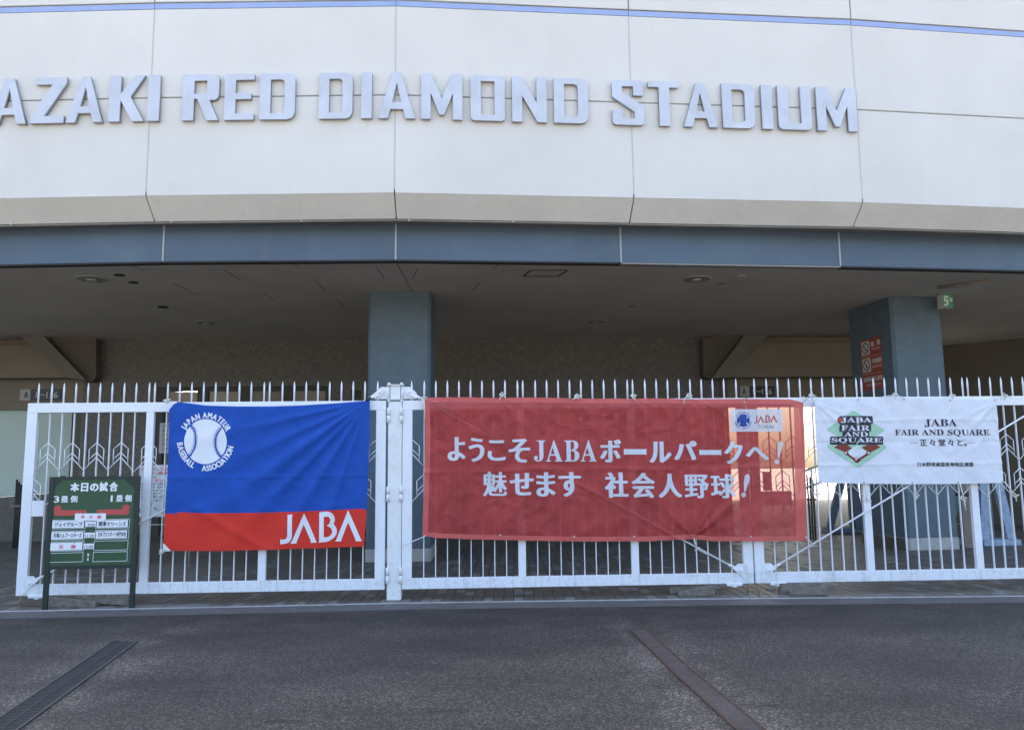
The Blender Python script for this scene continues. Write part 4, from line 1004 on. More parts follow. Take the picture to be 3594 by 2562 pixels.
# little joint plate seen on the rail between the banners
# wedges under the leaves
def wedges(x0, x1, y0, y1, lab, flip):
    a, b = onz(x0, y1), onz(x1, y1); h = .115; d = Vector((0, .09, 0)); L_ = b-a
    t = thing('wedge_block', lab[0], 'wooden wedge', a, 'wooden wedges under the gates')
    q = [a, a+L_*.62, a+L_*.62+NORM*h*.45, a+NORM*h*.95] if not flip else [a+L_*.12, a+L_*.75, a+L_*.75+NORM*h*.95, a+L_*.12+NORM*h*.40]
    bm = B(); prism(bm, q, [p+d for p in q]); bevelled(bm, .003); obj('block', bm, M['wood'], t)
    t = thing('wedge_block', lab[1], 'wooden wedge', b, 'wooden wedges under the gates')
    d2 = Vector((0, .10, 0))
    q = [a+L_*.30+NORM*h*.9+d2, a+L_*.55+d2+NORM*.03, a+L_+d2, a+L_+d2+NORM*h*1.02, a+L_*.3+d2+NORM*h] if not flip else [a+d2, a+L_*.62+d2, a+L_+NORM*h*.9+d2, a+L_+NORM*h+d2, a+d2+NORM*h]
    bm = B(); prism(bm, q, [p+d for p in q]); bevelled(bm, .003); obj('block', bm, M['wood'], t)
wedges(163, 435, 2092, 2131, ('weathered wooden wedge lying under the left gate, left piece behind the match board legs', 'weathered wooden wedge under the left gate, nearer the right leg of the match board'), False)
wedges(2358, 2560, 2055, 2090, ('front wooden wedge under the middle gate leaf, left of the two drop bolts', 'rear wooden wedge under the middle gate leaf, tall end at the left'), True)
wedges(2750, 2960, 2050, 2088, ('front wooden wedge under the right gate leaf, right of the two drop bolts', 'rear wooden wedge under the right gate leaf, tall end at the left'), True)

# ================================================================== FLAG AND BANNERS
def fbm(u, v, s=0):
    return (math.sin(u*3.1+v*1.7+s)+math.sin(u*5.3-v*4.1+s*2.1)*.6+math.sin(u*9.7+v*8.3+s*.7)*.35)/2
class Cloth:
    """grid in plane metres; top/bottom/left/right edges given as photo pixel polylines"""
    def __init__(s, P, top, bot, left, right, nu, nv, dfun):
        s.P = P; s.nu, s.nv = nu, nv
        def pick(L_, t):
            ls = [0]
            for a, b in zip(L_, L_[1:]): ls.append(ls[-1]+math.dist(a, b))
            q = t*ls[-1]
            for i in range(len(L_)-1):
                if q <= ls[i+1]+1e-9:
                    f = (q-ls[i])/(ls[i+1]-ls[i]); return (L_[i][0]+(L_[i+1][0]-L_[i][0])*f, L_[i][1]+(L_[i+1][1]-L_[i][1])*f)
            return L_[-1]
        s.px = []
        TL, TR, BL, BR = top[0], top[-1], bot[0], bot[-1]
        for j in range(nv+1):
            t = j/nv; row_ = []
            for i in range(nu+1):
                q = i/nu; a = pick(top, q); b = pick(bot, q); c = pick(left, t); d = pick(right, t)
                x = (1-t)*a[0]+t*b[0]+(1-q)*c[0]+q*d[0]-((1-q)*(1-t)*TL[0]+q*(1-t)*TR[0]+(1-q)*t*BL[0]+q*t*BR[0])
                y = (1-t)*a[1]+t*b[1]+(1-q)*c[1]+q*d[1]-((1-q)*(1-t)*TL[1]+q*(1-t)*TR[1]+(1-q)*t*BL[1]+q*t*BR[1])
                row_.append((x, y))
            s.px.append(row_)
        s.uv = [[P.uv(*p) for p in r_] for r_ in s.px]
        s.f = dfun
    def mesh(s, name, mats, parent, mfun):
        bm = B(); g = [[bm.verts.new(s.P.pt(u, v, s.f(u, v))) for u, v in r_] for r_ in s.uv]
        for j in range(s.nv):
            for i in range(s.nu):
                f = bm.faces.new((g[j][i], g[j+1][i], g[j+1][i+1], g[j][i+1])); f.smooth = True
                f.material_index = mfun((i+.5)/s.nu, (j+.5)/s.nv)
        bmesh.ops.recalc_face_normals(bm, faces=bm.faces)
        if bm.faces[0].normal.dot(s.P.n) < 0: bmesh.ops.reverse_faces(bm, faces=bm.faces)
        return obj(name, bm, mats, parent)
Cp = Plane(Gp.pt(0, 0, .075), (1, .042))       # cloth hangs a few centimetres before the gate face
G2 = lambda x, y: (500+x*.55419, 1300+y*.55419)
fr = G2
# --- flag
ftop = [G2(172, 200), G2(235, 200), G2(400, 222), G2(600, 228), G2(800, 228), G2(1000, 222), G2(1200, 210), G2(1440, 190)]
fbot = [G2(135, 1140), G2(500, 1141), G2(800, 1135), G2(1100, 1125), G2(1405, 1112)]
flef = [G2(172, 200), G2(168, 450), G2(158, 700), G2(145, 900), G2(135, 1140)]
frig = [G2(1440, 190), G2(1438, 450), G2(1430, 700), G2(1422, 866), G2(1405, 1112)]
trc = Cp.uv(*G2(1430, 192)); ucl = Cp.uv(*G2(170, 200)); ubl = Cp.uv(*G2(135, 1140))
def ridge(x, w_): return math.exp(-(x/w_)**2)
ccr = Cp.uv(*G2(600, 675))
def fd_(u, v): return 1.5*fd0(u, v)
def fd0(u, v):
    du, dv_ = trc[0]-u, trc[1]-v; r = math.hypot(du, dv_); a = math.atan2(dv_, du)     # 0 = to the left, pi/2 = down
    k = min(1, r/.5)*math.exp(-max(0, r-1.1)/1.1)
    d = .030*k*(ridge(a-.62, .07)+.8*ridge(a-.80, .05)+.9*ridge(a-1.02, .06)+.7*ridge(a-1.25, .05)+.5*ridge(a-.42, .05)+.4*ridge(a-.22, .04))
    d += .012*math.sin(u*3.2+.7)*min(1, (trc[1]-v)*1.2) + .006*fbm(u*1.4, v*1.2, 2)
    d += .003*math.sin(u*15+v*5)*(.4+.6*ridge(v-1.2, .5))
    d += .006*math.exp(-abs(v-ccr[1])/.012) + .004*ridge(v-ccr[1]+.05, .04)*fbm(u*4, 1)
    d += .010*ridge((u+3.1)*.6+(v-.75), .06)*ridge(v-.8, .45)
    return d
flag = thing('flag', 'blue and red flag with a white baseball emblem tied to the left gate', 'flag', Cp.pt(-3, .7))
FC = Cloth(Cp, ftop, fbot, flef, frig, 130, 96, fd_)
FC.mesh('cloth', [M['flag_blue'], M['flag_red'], M['white'], ], flag, lambda q, t: 0 if t < .7455-.004*math.sin(q*3) else 1)
# white corner reinforcements
A = Art(Cp, .003, fd_, .03); A.poly([G2(168, 195), G2(232, 197), G2(200, 215), G2(172, 250)]); A.poly([G2(134, 1090), G2(186, 1141), G2(130, 1146)]); A.done('corner_patch', M['flag_white'], flag)
E3 = lambda x, y: (580+x/5.4133, 1400+y/5.4133)
A = Art(Cp, .003, fd_, .035)
cx_, cy_ = E3(772, 810)[0], E3(772, 810)[1]; rx, ry = 401/5.4133, 428/5.4133
A.poly([(cx_+rx*math.cos(k*math.pi/32)+.02*ry*math.sin(k*math.pi/32)*0, cy_+ry*math.sin(k*math.pi/32)) for k in range(64)])
A.done('baseball', M['flag_white'], flag)
seamL = [(455, 490), (500, 520), (545, 570), (572, 640), (588, 720), (590, 790), (585, 860), (570, 930), (535, 1000), (490, 1070), (470, 1100)]
seamR = [(1080, 530), (1050, 580), (1010, 640), (980, 700), (965, 770), (960, 840), (965, 910), (985, 980), (1015, 1040), (1050, 1080), (1070, 1110)]
for sm, sg in ((seamL, 1), (seamR, -1)):
    A = Art(Cp, .0045, fd_, 0)
    A.line([E3(*p) for p in sm], 4.6)
    for i in range(1, len(sm)-1):
        for f_ in (0, .5):
            x = sm[i][0]*(1-f_)+sm[i+1][0]*f_; y = sm[i][1]*(1-f_)+sm[i+1][1]*f_
            tx, ty = sm[i+1][0]-sm[i-1][0], sm[i+1][1]-sm[i-1][1]; l_ = math.hypot(tx, ty); tx /= l_; ty /= l_
            # stitches slant upwards away from the seam on both sides
            up_ = -1
            for s2, ln in ((1, 46), (-1, 34)):
                ax, ay = (-ty*s2, tx*s2)
                ex2, ey2 = x+ax*ln*.85, y+ay*ln*.85
                ey2 += (-22 if s2*1 == (-1) else -22) if sg*ax > 0 else -10
                A.line([E3(x, y), E3(ex2, ey2)], 2.2)
    A.done('stitching', M['flag_blue'], flag)
def arc_text(A_, s_, ang0, ang1, rx_, ry_, c_, hpx, bold, flip, wf=1.0):
    """angles in degrees, 0 = up, clockwise positive"""
    ws = []
    for ch in s_:
        if ch == ' ': ws.append(.32); continue
        v, f = glyphs(ch); ws.append(max(p[0] for p in v)-min(p[0] for p in v)+.12)
    tot = sum(ws); acc = 0; pos = []
    for w_ in ws: pos.append((acc+w_/2)/tot); acc += w_
    def place(i):
        a = math.radians(ang0+(ang1-ang0)*pos[i])
        return (c_[0]+rx_*math.sin(a), c_[1]-ry_*math.cos(a), a if not flip else a+math.pi)
    A_.chars_px(s_, place, hpx, bold, wf)
A = Art(Cp, .003, fd_, 0)
cc3 = (cx_, cy_)
arc_text(A, 'JAPAN AMATEUR', -62, 66, 483/5.4133, 500/5.4133, cc3, 104/5.4133, .06, False, .74)
A.done('lettering', M['flag_white'], flag); A = Art(Cp, .003, fd_, 0)
arc_text(A, 'BASEBALL', 268, 205, 483/5.4133, 505/5.4133, cc3, 104/5.4133, .06, True, .78)
A.done('lettering', M['flag_white'], flag); A = Art(Cp, .003, fd_, 0)
arc_text(A, 'ASSOCIATION', 187, 100, 483/5.4133, 505/5.4133, cc3, 104/5.4133, .06, True, .74)
A.done('lettering', M['flag_white'], flag)
J3 = lambda x, y: (950+x/6.5086, 1760+y/6.5086)
def jaba(A_, T_):
    A_.poly([T_(*p) for p in [(372, 302), (500, 292), (492, 330), (482, 780), (470, 850), (440, 900), (400, 940), (340, 962), (218, 972), (222, 858), (250, 866), (310, 866), (350, 850), (372, 810), (380, 740), (385, 340)]])
    A_.poly([T_(*p) for p in [(764, 262), (1058, 930), (915, 937), (918, 905), (752, 520), (588, 925), (584, 957), (444, 962), (480, 905)]])
    A_.poly([[T_(*p) for p in [(1114, 252), (1170, 236), (1260, 224), (1340, 228), (1410, 260), (1455, 320), (1472, 390), (1468, 450), (1440, 505), (1475, 550), (1505, 600), (1517, 670), (1505, 740), (1460, 810), (1400, 860), (1330, 900), (1250, 920), (1100, 932), (1114, 905)]],
             [T_(*p) for p in [(1222, 345), (1222, 808), (1270, 812), (1330, 796), (1380, 760), (1405, 720), (1408, 670), (1385, 610), (1340, 570), (1290, 545), (1340, 510), (1365, 460), (1368, 400), (1345, 350), (1300, 335)]]])
    A_.poly([T_(*p) for p in [(1775, 190), (2090, 897), (1945, 899), (1948, 865), (1775, 465), (1615, 880), (1618, 905), (1478, 909), (1510, 850)]])
A = Art(Cp, .003, fd_, .03); jaba(A, J3); A.done('lettering', M['flag_white'], flag)
# black cord at the flag's top right corner
def rope_pts(P, pts, d=.02): return [P.pt(*P.uv(x, y), d+dd) for (x, y, dd) in [(p[0], p[1], (p[2] if len(p) > 2 else 0)) for p in pts]]
C3 = lambda x, y: (1240+x/6.246, 1320+y/6.246)
bm = B(); tube(bm, rope_pts(Cp, [C3(275, 540), C3(310, 525), C3(350, 500), C3(392, 470)], .03), .014, 8); tube(bm, rope_pts(Cp, [C3(300, 430), C3(318, 470), C3(345, 490), C3(380, 465)], .04), .006, 6); obj('black_tie', bm, M['black'], flag)

def tie_knot(P, x, y, parent, tails, r=.0065, d=.02, loop=9):
    bm = B(); c = P.uv(x, y)
    pts = []
    for k in range(13):
        a = k*2*math.pi/12; pts.append(P.pt(c[0]+.026*math.cos(a)+.01*math.sin(2*a), c[1]+.018*math.sin(a), d+.012*math.sin(2*a)+.012))
    tube(bm, pts, r, 6)
    pts = [P.pt(c[0]-.012, c[1]+.03, d-.02), P.pt(c[0], c[1]+.035, d+.01), P.pt(c[0]+.004, c[1], d+.028), P.pt(c[0], c[1]-.03, d+.012)]; tube(bm, pts, r, 6)
    for tl in tails: tube(bm, [P.pt(c[0], c[1], d+.02)]+[P.pt(*P.uv(a, b), d+.012) for a, b in tl], r, 6)
    return obj('rope_tie', bm, M['rope'], parent)
tie_knot(Cp, 590, 1408, flag, [[(580, 1404), (576, 1408)], [(597, 1402), (602, 1403)]])
tie_knot(Cp, 575, 1932, flag, [[(566, 1937), (561, 1943)], [(562, 1930)]])

# --- red banner
R3 = lambda x, y: (1200+x*.55419, 1300+y*.55419); R4 = lambda x, y: (2000+x*.55419, 1300+y*.55419)
rtop = [R3(522, 172), R3(800, 170), R3(1010, 175), R3(1200, 170), R3(1500, 178), R4(120, 178), R4(390, 180), R4(560, 176), R4(760, 182), R4(1100, 180), R4(1400, 184), R4(1478, 205)]
rbot = [R3(510, 1045), R3(600, 1060), R3(800, 1068), R3(1100, 1075), R3(1400, 1080), R4(200, 1082), R4(500, 1081), R4(785, 1066), R4(900, 1080), R4(1200, 1080), R4(1503, 1078)]
rlef = [R3(522, 172), R3(528, 400), R3(520, 700), R3(514, 900), R3(510, 1045)]
rrig = [R4(1478, 205), R4(1486, 500), R4(1495, 800), R4(1503, 1078)]
vcr = Cp.uv(*R3(1100, 632))[1]; pk = Cp.uv(*R4(785, 1060)); tkn = [Cp.uv(*R3(1010, 172)), Cp.uv(*R3(1490, 172)), Cp.uv(*R4(400, 172)), Cp.uv(*R4(755, 172))]
tln = Cp.uv(*R3(520, 172))
rod0 = Cp.uv(*R4(100, 740)); rod1 = Cp.uv(*R4(730, 1090))
def rd(u, v): return 2.5*rd0(u, v)
def rd0(u, v):
    d = .006*fbm(u*1.1, v*1.6, 4) + .003*fbm(u*3.3, v*2.9, 9)
    # horizontal fold with kinks
    vc = vcr + .012*math.sin(u*2.3)+.007*math.sin(u*7.1)
    d += .011*math.exp(-abs(v-vc)/.018)*(.55+.45*math.sin(u*4.7+1)) - .005*ridge(v-vc-.05, .04)*(.5+.5*math.sin(u*3.1))
    # vertical fold creases
    for k in range(9):
        uc = -.95+k*.36+.02*math.sin(v*5+k); d += (.005 if k % 2 else -.0045)*math.exp(-abs(u-uc)/.014)*(1 if v < vc else .6)
    # drag folds radiating from ties
    for (a, b) in tkn:
        du, dv_ = u-a, b-v; r = math.hypot(du, dv_); an = math.atan2(du, max(1e-6, dv_))
        if r < 1.0: d += .010*min(1, r/.12)*math.exp(-r/.4)*(ridge(an-.55, .16)+ridge(an+.6, .16)+.6*ridge(an-1.15, .1))
    du, dv_ = u-pk[0], v-pk[1]; r = math.hypot(du, dv_); an = math.atan2(dv_, du)
    d += .030*min(1, r/.15)*math.exp(-r/.75)*(ridge(an-.72, .10)+.5*ridge(an-1.02, .07)+.5*ridge(an-2.35, .12)-.5*ridge(an-.5, .08))
    du, dv_ = u-tln[0], tln[1]-v; r = math.hypot(du, dv_); an = math.atan2(dv_, du)
    d += .012*min(1, r/.15)*math.exp(-r/.7)*(ridge(an-.5, .1)+.7*ridge(an-.85, .08))
    # the tie rod behind presses a line through
    L_ = math.hypot(rod1[0]-rod0[0], rod1[1]-rod0[1]); nx_, ny_ = -(rod1[1]-rod0[1])/L_, (rod1[0]-rod0[0])/L_
    tt = ((u-rod0[0])*(rod1[0]-rod0[0])+(v-rod0[1])*(rod1[1]-rod0[1]))/L_/L_
    if tt > -.2: d += .008*math.exp(-abs((u-rod0[0])*nx_+(v-rod0[1])*ny_)/.014)*(min(1, (tt+.2)*4))
    d += .004*ridge(v-1.05, .25)*math.sin(u*26+math.sin(v*9)*1.5)*(.5+.5*math.sin(u*1.7+2))
    return d
red = thing('banner', 'long translucent red banner with two rows of white Japanese lettering on the middle gate', 'banner', Cp.pt(.8, .7))
RC = Cloth(Cp, rtop, rbot, rlef, rrig, 220, 90, rd)
RC.mesh('cloth', [M['banner_red'], M['banner_hem']], red, lambda q, t: 1 if (t < .030 or t > .965 or q < .012 or q > .972) else 0)
T1 = lambda x, y: (1500+x/3.5046, 1500+y/3.5046); T2 = lambda x, y: (2050+x/3.2543, 1500+y/3.2543)
A = Art(Cp, .004, rd, .04)
bj = (.052, .016)
for s_, T_, x0, y0, x1, y1 in (('よ', T1, 248, 122, 470, 405), ('う', T1, 505, 133, 702, 418), ('こ', T1, 740, 160, 962, 405), ('そ', T1, 997, 143, 1265, 428),
    ('ボ', T2, 178, 140, 425, 395), ('ー', T2, 452, 248, 708, 308), ('ル', T2, 738, 165, 995, 400), ('パ', T2, 1022, 157, 1290, 368), ('ー', T2, 1316, 258, 1568, 312), ('ク', T2, 1598, 160, 1812, 412), ('へ', T2, 1843, 228, 2108, 370),
    ('魅', T1, 683, 543, 980, 842), ('せ', T1, 1012, 562, 1308, 830), ('ま', T1, 1338, 553, 1578, 845), ('す', T1, 1610, 553, 1893, 846),
    ('社', T2, 235, 515, 505, 797), ('会', T2, 538, 518, 808, 802), ('人', T2, 845, 530, 1115, 797), ('野', T2, 1143, 540, 1420, 804), ('球', T2, 1440, 535, 1728, 804)):
    a = T_(x0, y0); b = T_(x1, y1)
    bb2 = bj if s_ != 'ー' else (.01, .012)
    if s_ in '魅野球': bb2 = (.034, .010)
    A.text(s_, a[0], a[1], b[0], b[1], bb2)
a = T1(1310, 160); b = T1(2080, 420)
for ch, x0, x1 in (('J', 1310, 1452), ('A', 1455, 1662), ('B', 1685, 1868), ('A', 1882, 2080)):
    a = T1(x0, 160); b = T1(x1, 418); A.text(serif(ch), a[0], a[1], b[0], b[1], (.006, .004))
for T_, pts, dot in ((T2, [(2232, 155), (2262, 160), (2268, 190), (2222, 345), (2206, 345), (2208, 200)], (2202, 388, 28)), (T2, [(1835, 545), (1868, 532), (1888, 555), (1884, 600), (1838, 735), (1822, 735), (1822, 640)], (1816, 768, 28))):
    A.poly([T_(*p) for p in pts]); A.poly([T_(dot[0]+dot[2]*math.cos(k*math.pi/8), dot[1]+dot[2]*math.sin(k*math.pi/8)) for k in range(16)])
A.done('lettering', M['banner_print'], red)
L4 = lambda x, y: (2540+x/5.075, 1400+y/5.075)
A = Art(Cp, .003, rd, .04); A.poly([L4(112, 183), L4(1028, 183), L4(1042, 584), L4(128, 582)]); A.done('logo_panel', M['banner_print'], red)
A = Art(Cp, .0052, rd, 0)
c4 = L4(347, 382); A.poly([(c4[0]+114/5.075*math.cos(k*math.pi/16), c4[1]+114/5.075*math.sin(k*math.pi/16)) for k in range(32)])
arc_text(A, 'JAPAN AMATEUR', -66, 66, 142/5.075, 142/5.075, c4, 24/5.075, .03, False, .9)
arc_text(A, 'BASEBALL', 262, 205, 142/5.075, 142/5.075, c4, 24/5.075, .03, True, .9); arc_text(A, 'ASSOCIATION', 190, 98, 142/5.075, 142/5.075, c4, 24/5.075, .03, True, .85)
A.done('emblem', M['banner_navy'], red)
A = Art(Cp, .0066, rd, 0)
A.line([L4(*p) for p in [(262, 300), (285, 340), (296, 382), (288, 425), (262, 465)]], 3.2); A.line([L4(*p) for p in [(432, 300), (408, 340), (398, 382), (406, 425), (432, 465)]], 3.2)
A.done('seam', M['banner_print'], red)
A = Art(Cp, .0052, rd, 0)
LJ = lambda x, y: L4(538+(x-218)*(950-538)/(2090-218), 282+(y-190)*(436-282)/(972-190))
jaba(A, LJ); A.done('lettering', M['banner_logo_red'], red)
A = Art(Cp, .0052, rd, 0); a = L4(592, 462); b = L4(880, 526); A.text('TOKAI', a[0], a[1], b[0], b[1], (.01, .01)); A.done('lettering', M['banner_grey'], red)
for x, y, tails in ((R3(1015, 158)[0], R3(1015, 158)[1], [[R3(1002, 170), R3(1001, 190)], [R3(1038, 153)]]), (*R3(1492, 170), [[R3(1460, 185)], [R3(1518, 162)]]),
                    (*R4(45, 168), [[R4(15, 185)]]), (*R4(400, 165), [[R4(412, 190), R4(405, 212)]]), (*R4(752, 165), [[R4(725, 175), R4(716, 214)], [R4(785, 188)]]), (*R4(1480, 186), [[R4(1470, 200)]]),
                    (*R3(522, 180), [[R3(518, 215), R3(510, 235)], [R3(524, 230), R3(527, 302)]])):
    tie_knot(Cp, x, y, red, tails)
bm = B(); tube(bm, rope_pts(Cp, [R3(532, 1044), R3(500, 1060), R3(440, 1084), R3(400, 1102), R3(366, 1104)], .02), .006, 6); obj('rope_tie', bm, M['rope'], red)
bm = B(); tube(bm, rope_pts(Cp, [R4(783, 1062), R4(790, 1095), R4(800, 1125), R4(788, 1140)], .02), .007, 6); tube(bm, rope_pts(Cp, [R4(788, 1132), R4(815, 1118), R4(830, 1128), R4(800, 1130), R4(862, 1162)], .03), .006, 6); obj('rope_tie', bm, M['rope'], red)
bm = B(); tube(bm, rope_pts(Cp, [R4(1488, 1050), R4(1510, 1070), R4(1530, 1098), R4(1565, 1112), R4(1535, 1115), R4(1515, 1112)], .02), .006, 6); obj('rope_tie', bm, M['rope'], red)
def grommet(P, x, y, parent, dfun):
    u, v = P.uv(x, y); bm = B(); d = dfun(u, v)+.003; n_ = 12
    ra = [P.pt(u+.012*math.cos(k*math.pi/6), v+.012*math.sin(k*math.pi/6), d) for k in range(n_)]; rb = [P.pt(u+.009*math.cos(k*math.pi/6), v+.009*math.sin(k*math.pi/6), d+.002) for k in range(n_)]
    prism(bm, ra, rb); return obj('grommet', bm, M['downlight'], parent)
for x, y in (R3(1003, 1043), R3(1470, 1052), R4(408, 1052), R4(1145, 1052), R4(1105, 202)): grommet(Cp, x, y, red, rd)

# --- white banner
W5 = lambda x, y: (2860+x/3.2543, 1410+y/3.2543); R5 = lambda x, y: (2700+x*.55419, 1300+y*.55419)
wtop = [R5(283, 182), R5(560, 176), R5(850, 176), R5(1145, 180), R5(1438, 188)]; wbot = [R5(310, 711), R5(600, 717), R5(900, 720), R5(1200, 718), R5(1482, 711)]
wlef = [R5(283, 182), R5(296, 450), R5(310, 711)]; wrig = [R5(1438, 188), R5(1460, 450), R5(1482, 711)]
hc = [Cp.uv(*W5(1000, y))[1] for y in (205, 462, 712)]; vc_ = [Cp.uv(*W5(x, 500))[0] for x in (505, 1050, 1610)]
tly = Cp.uv(*W5(10, 10)); try_ = Cp.uv(*W5(2075, 5))
def wd(u, v):
    return 1.7*wd0(u, v)
def wd0(u, v):
    d = .005*fbm(u*1.9, v*2.4, 6)+.002*fbm(u*5, v*6, 1)
    for k, h in enumerate(hc): d += (.0055 if k % 2 == 0 else -.005)*math.exp(-abs(v-h-.006*math.sin(u*4+k))/.012)
    for k, h in enumerate(vc_): d += (-.0045 if k % 2 == 0 else .0055)*math.exp(-abs(u-h)/.012)
    for (a, b), sg in ((tly, 1), (try_, -1)):
        du, dv_ = (u-a)*sg, b-v; r = math.hypot(du, dv_); an = math.atan2(dv_, du)
        d += .016*min(1, r/.1)*math.exp(-r/.45)*(ridge(an-.75, .10)+.6*ridge(an-1.1, .08)+.5*ridge(an-.4, .08))
    return d
wb = thing('banner', 'white banner with the JABA FAIR AND SQUARE diamond logo on the right gate', 'banner', Cp.pt(4.6, 1.3))
WC = Cloth(Cp, wtop, wbot, wlef, wrig, 120, 62, wd)
WC.mesh('cloth', M['banner_white'], wb, lambda q, t: 0)
def rpoly(pts, r=.12):   # soften corners
    o = []
    for i in range(len(pts)):
        p, a, b = pts[i], pts[i-1], pts[(i+1) % len(pts)]
        o.append((p[0]+(a[0]-p[0])*r, p[1]+(a[1]-p[1])*r)); o.append((p[0]*.7+(p[0]+(a[0]-p[0])*r)*.15+(p[0]+(b[0]-p[0])*r)*.15, p[1]*.7+(p[1]+(a[1]-p[1])*r)*.15+(p[1]+(b[1]-p[1])*r)*.15)); o.append((p[0]+(b[0]-p[0])*r, p[1]+(b[1]-p[1])*r))
    return o
A = Art(Cp, .003, wd, .04)
A.poly([W5(*p) for p in rpoly([(433, 95), (800, 325), (478, 520), (132, 318)], .06)]); A.poly([W5(*p) for p in rpoly([(155, 480), (785, 478), (818, 525), (490, 758), (138, 518)], .05)])
A.done('diamond', M['p_green'], wb)
A = Art(Cp, .0042, wd, .04)
A.poly([W5(*p) for p in [(272, 486), (370, 486), (425, 530), (345, 578), (215, 520)]]); A.poly([W5(*p) for p in [(600, 486), (700, 486), (745, 520), (625, 580), (525, 525)]])
A.done('infield', M['p_brown'], wb)
A = Art(Cp, .0048, wd, .04)
A.poly([W5(*p) for p in [(440, 520), (475, 505), (525, 522), (595, 580), (500, 650), (465, 650), (372, 590)]]); A.done('infield_white', M['banner_white'], wb)
A = Art(Cp, .0054, wd, 0)
A.line([W5(345, 580), W5(475, 675), W5(615, 585)], 7.5)
for cx5, cy5, r5 in ((360, 585, 26), (606, 585, 26), (485, 665, 40)):
    A.poly([W5(cx5+r5*math.cos(k*math.pi/8), cy5+r5*.85*math.sin(k*math.pi/8)) for k in range(16)])
A.done('base_line', M['p_dred'], wb)
A = Art(Cp, .0068, wd, 0)
for cx5, cy5, r5 in ((352, 582, 18), (608, 584, 18), (483, 660, 27), (475, 508, 20)): A.poly([W5(cx5-r5, cy5), W5(cx5, cy5-r5*.7), W5(cx5+r5, cy5), W5(cx5, cy5+r5*.8)])
A.done('base', M['banner_white'], wb)
lines = [('JABA', 290, 178, 642, 242), ('FAIR', 292, 270, 622, 330), ('AND', 330, 345, 600, 398), ('SQUARE', 188, 412, 758, 474)]
A = Art(Cp, .0060, wd, .05)
for i, (s_, x0, y0, x1, y1) in enumerate(lines):
    m_ = 16; A.poly([W5(*p) for p in rpoly([(x0-m_, y0-m_), (x1+m_, y0-m_), (x1+m_, y1+m_), (x0-m_, y1+m_)], .16 if i != 3 else .10)])
A.poly([W5(285+36*math.cos(k*math.pi/8), 213+40*math.sin(k*math.pi/8)) for k in range(16)])
A.done('logo_outline', M['p_navy'], wb)
A = Art(Cp, .0078, wd, 0); A.poly([W5(283+27*math.cos(k*math.pi/8), 213+30*math.sin(k*math.pi/8)) for k in range(16)]); A.done('ball', M['p_red'], wb)
A = Art(Cp, .0090, wd, 0)
for (s_, x0, y0, x1, y1) in lines: a = W5(x0, y0); b = W5(x1, y1); A.text(serif(s_), a[0], a[1], b[0], b[1], (.010, .012))
A.done('lettering', M['banner_white'], wb)
A = Art(Cp, .003, wd, .04)
a = W5(1252, 198); b = W5(1618, 290); A.text(serif('JABA'), a[0], a[1], b[0], b[1], (.004, .004))
a = W5(912, 316); b = W5(1990, 398); A.text(serif('FAIR AND SQUARE'), a[0], a[1], b[0], b[1], (.003, .003))
A.done('lettering', M['p_navy'], wb); A = Art(Cp, .003, wd, .04)
for ch, x0, y0, x1, y1 in (('正', 1200, 432, 1280, 502), ('々', 1308, 432, 1380, 502), ('堂', 1412, 428, 1492, 502), ('々', 1518, 432, 1588, 502), ('と', 1622, 432, 1685, 500), ('。', 1700, 478, 1730, 504)):
    a = W5(x0, y0); b = W5(x1, y1); A.text(ch, a[0], a[1], b[0], b[1], (.03, .02) if ch != '。' else (.08, .08))
A.done('lettering', M['p_navy'], wb); A = Art(Cp, .003, wd, .04)
A.line([W5(1095, 467), W5(1180, 467)], 1.4); A.line([W5(1735, 467), W5(1826, 466)], 1.4)
A.done('dash', M['p_navy'], wb); A = Art(Cp, .003, wd, .04)
a = W5(1168, 690); b = W5(1805, 738); A.text('日本野球連盟東海地区連盟', a[0], a[1], b[0], b[1], (.03, .02))
A.done('lettering', M['p_navy'], wb)
for x, y, tails in ((*R5(262, 165), [[R5(262, 135)], [R5(278, 200), R5(280, 228)], [R5(292, 170)]]), (*R5(790, 162), [[R5(712, 165)], [R5(840, 172), R5(850, 184)]]), (*R5(1150, 165), [[R5(1140, 172)], [R5(1168, 160)]]), (*R5(1480, 165), [[R5(1450, 182)], [R5(1522, 172)], [R5(1475, 190)]])):
    tie_knot(Cp, x, y, wb, tails)
K5 = lambda x, y: (2750+x/2.699, 1650+y/2.699)
for x, y, top_, tails in ((*K5(1245, 245), K5(1225, 122), [[K5(1262, 262)], [K5(1240, 285)]]), (*K5(1690, 270), K5(1655, 115), [[K5(1712, 300)], [K5(1712, 375)]]), (*K5(2180, 245), K5(2080, 112), [[K5(2215, 232)], [K5(2190, 295)]]), (*K5(770, 280), K5(768, 125), [[K5(822, 295)]]), (*K5(300, 225), K5(335, 115), [[K5(265, 245)]])):
    o = tie_knot(Cp, x, y, wb, tails+[[top_]])
for x, y in (R5(562, 186), R5(852, 186), R5(1145, 190), R5(1428, 188), R5(602, 710), R5(906, 712), R5(1197, 710), R5(1474, 702), R5(318, 706)): grommet(Cp, x, y, wb, wd)

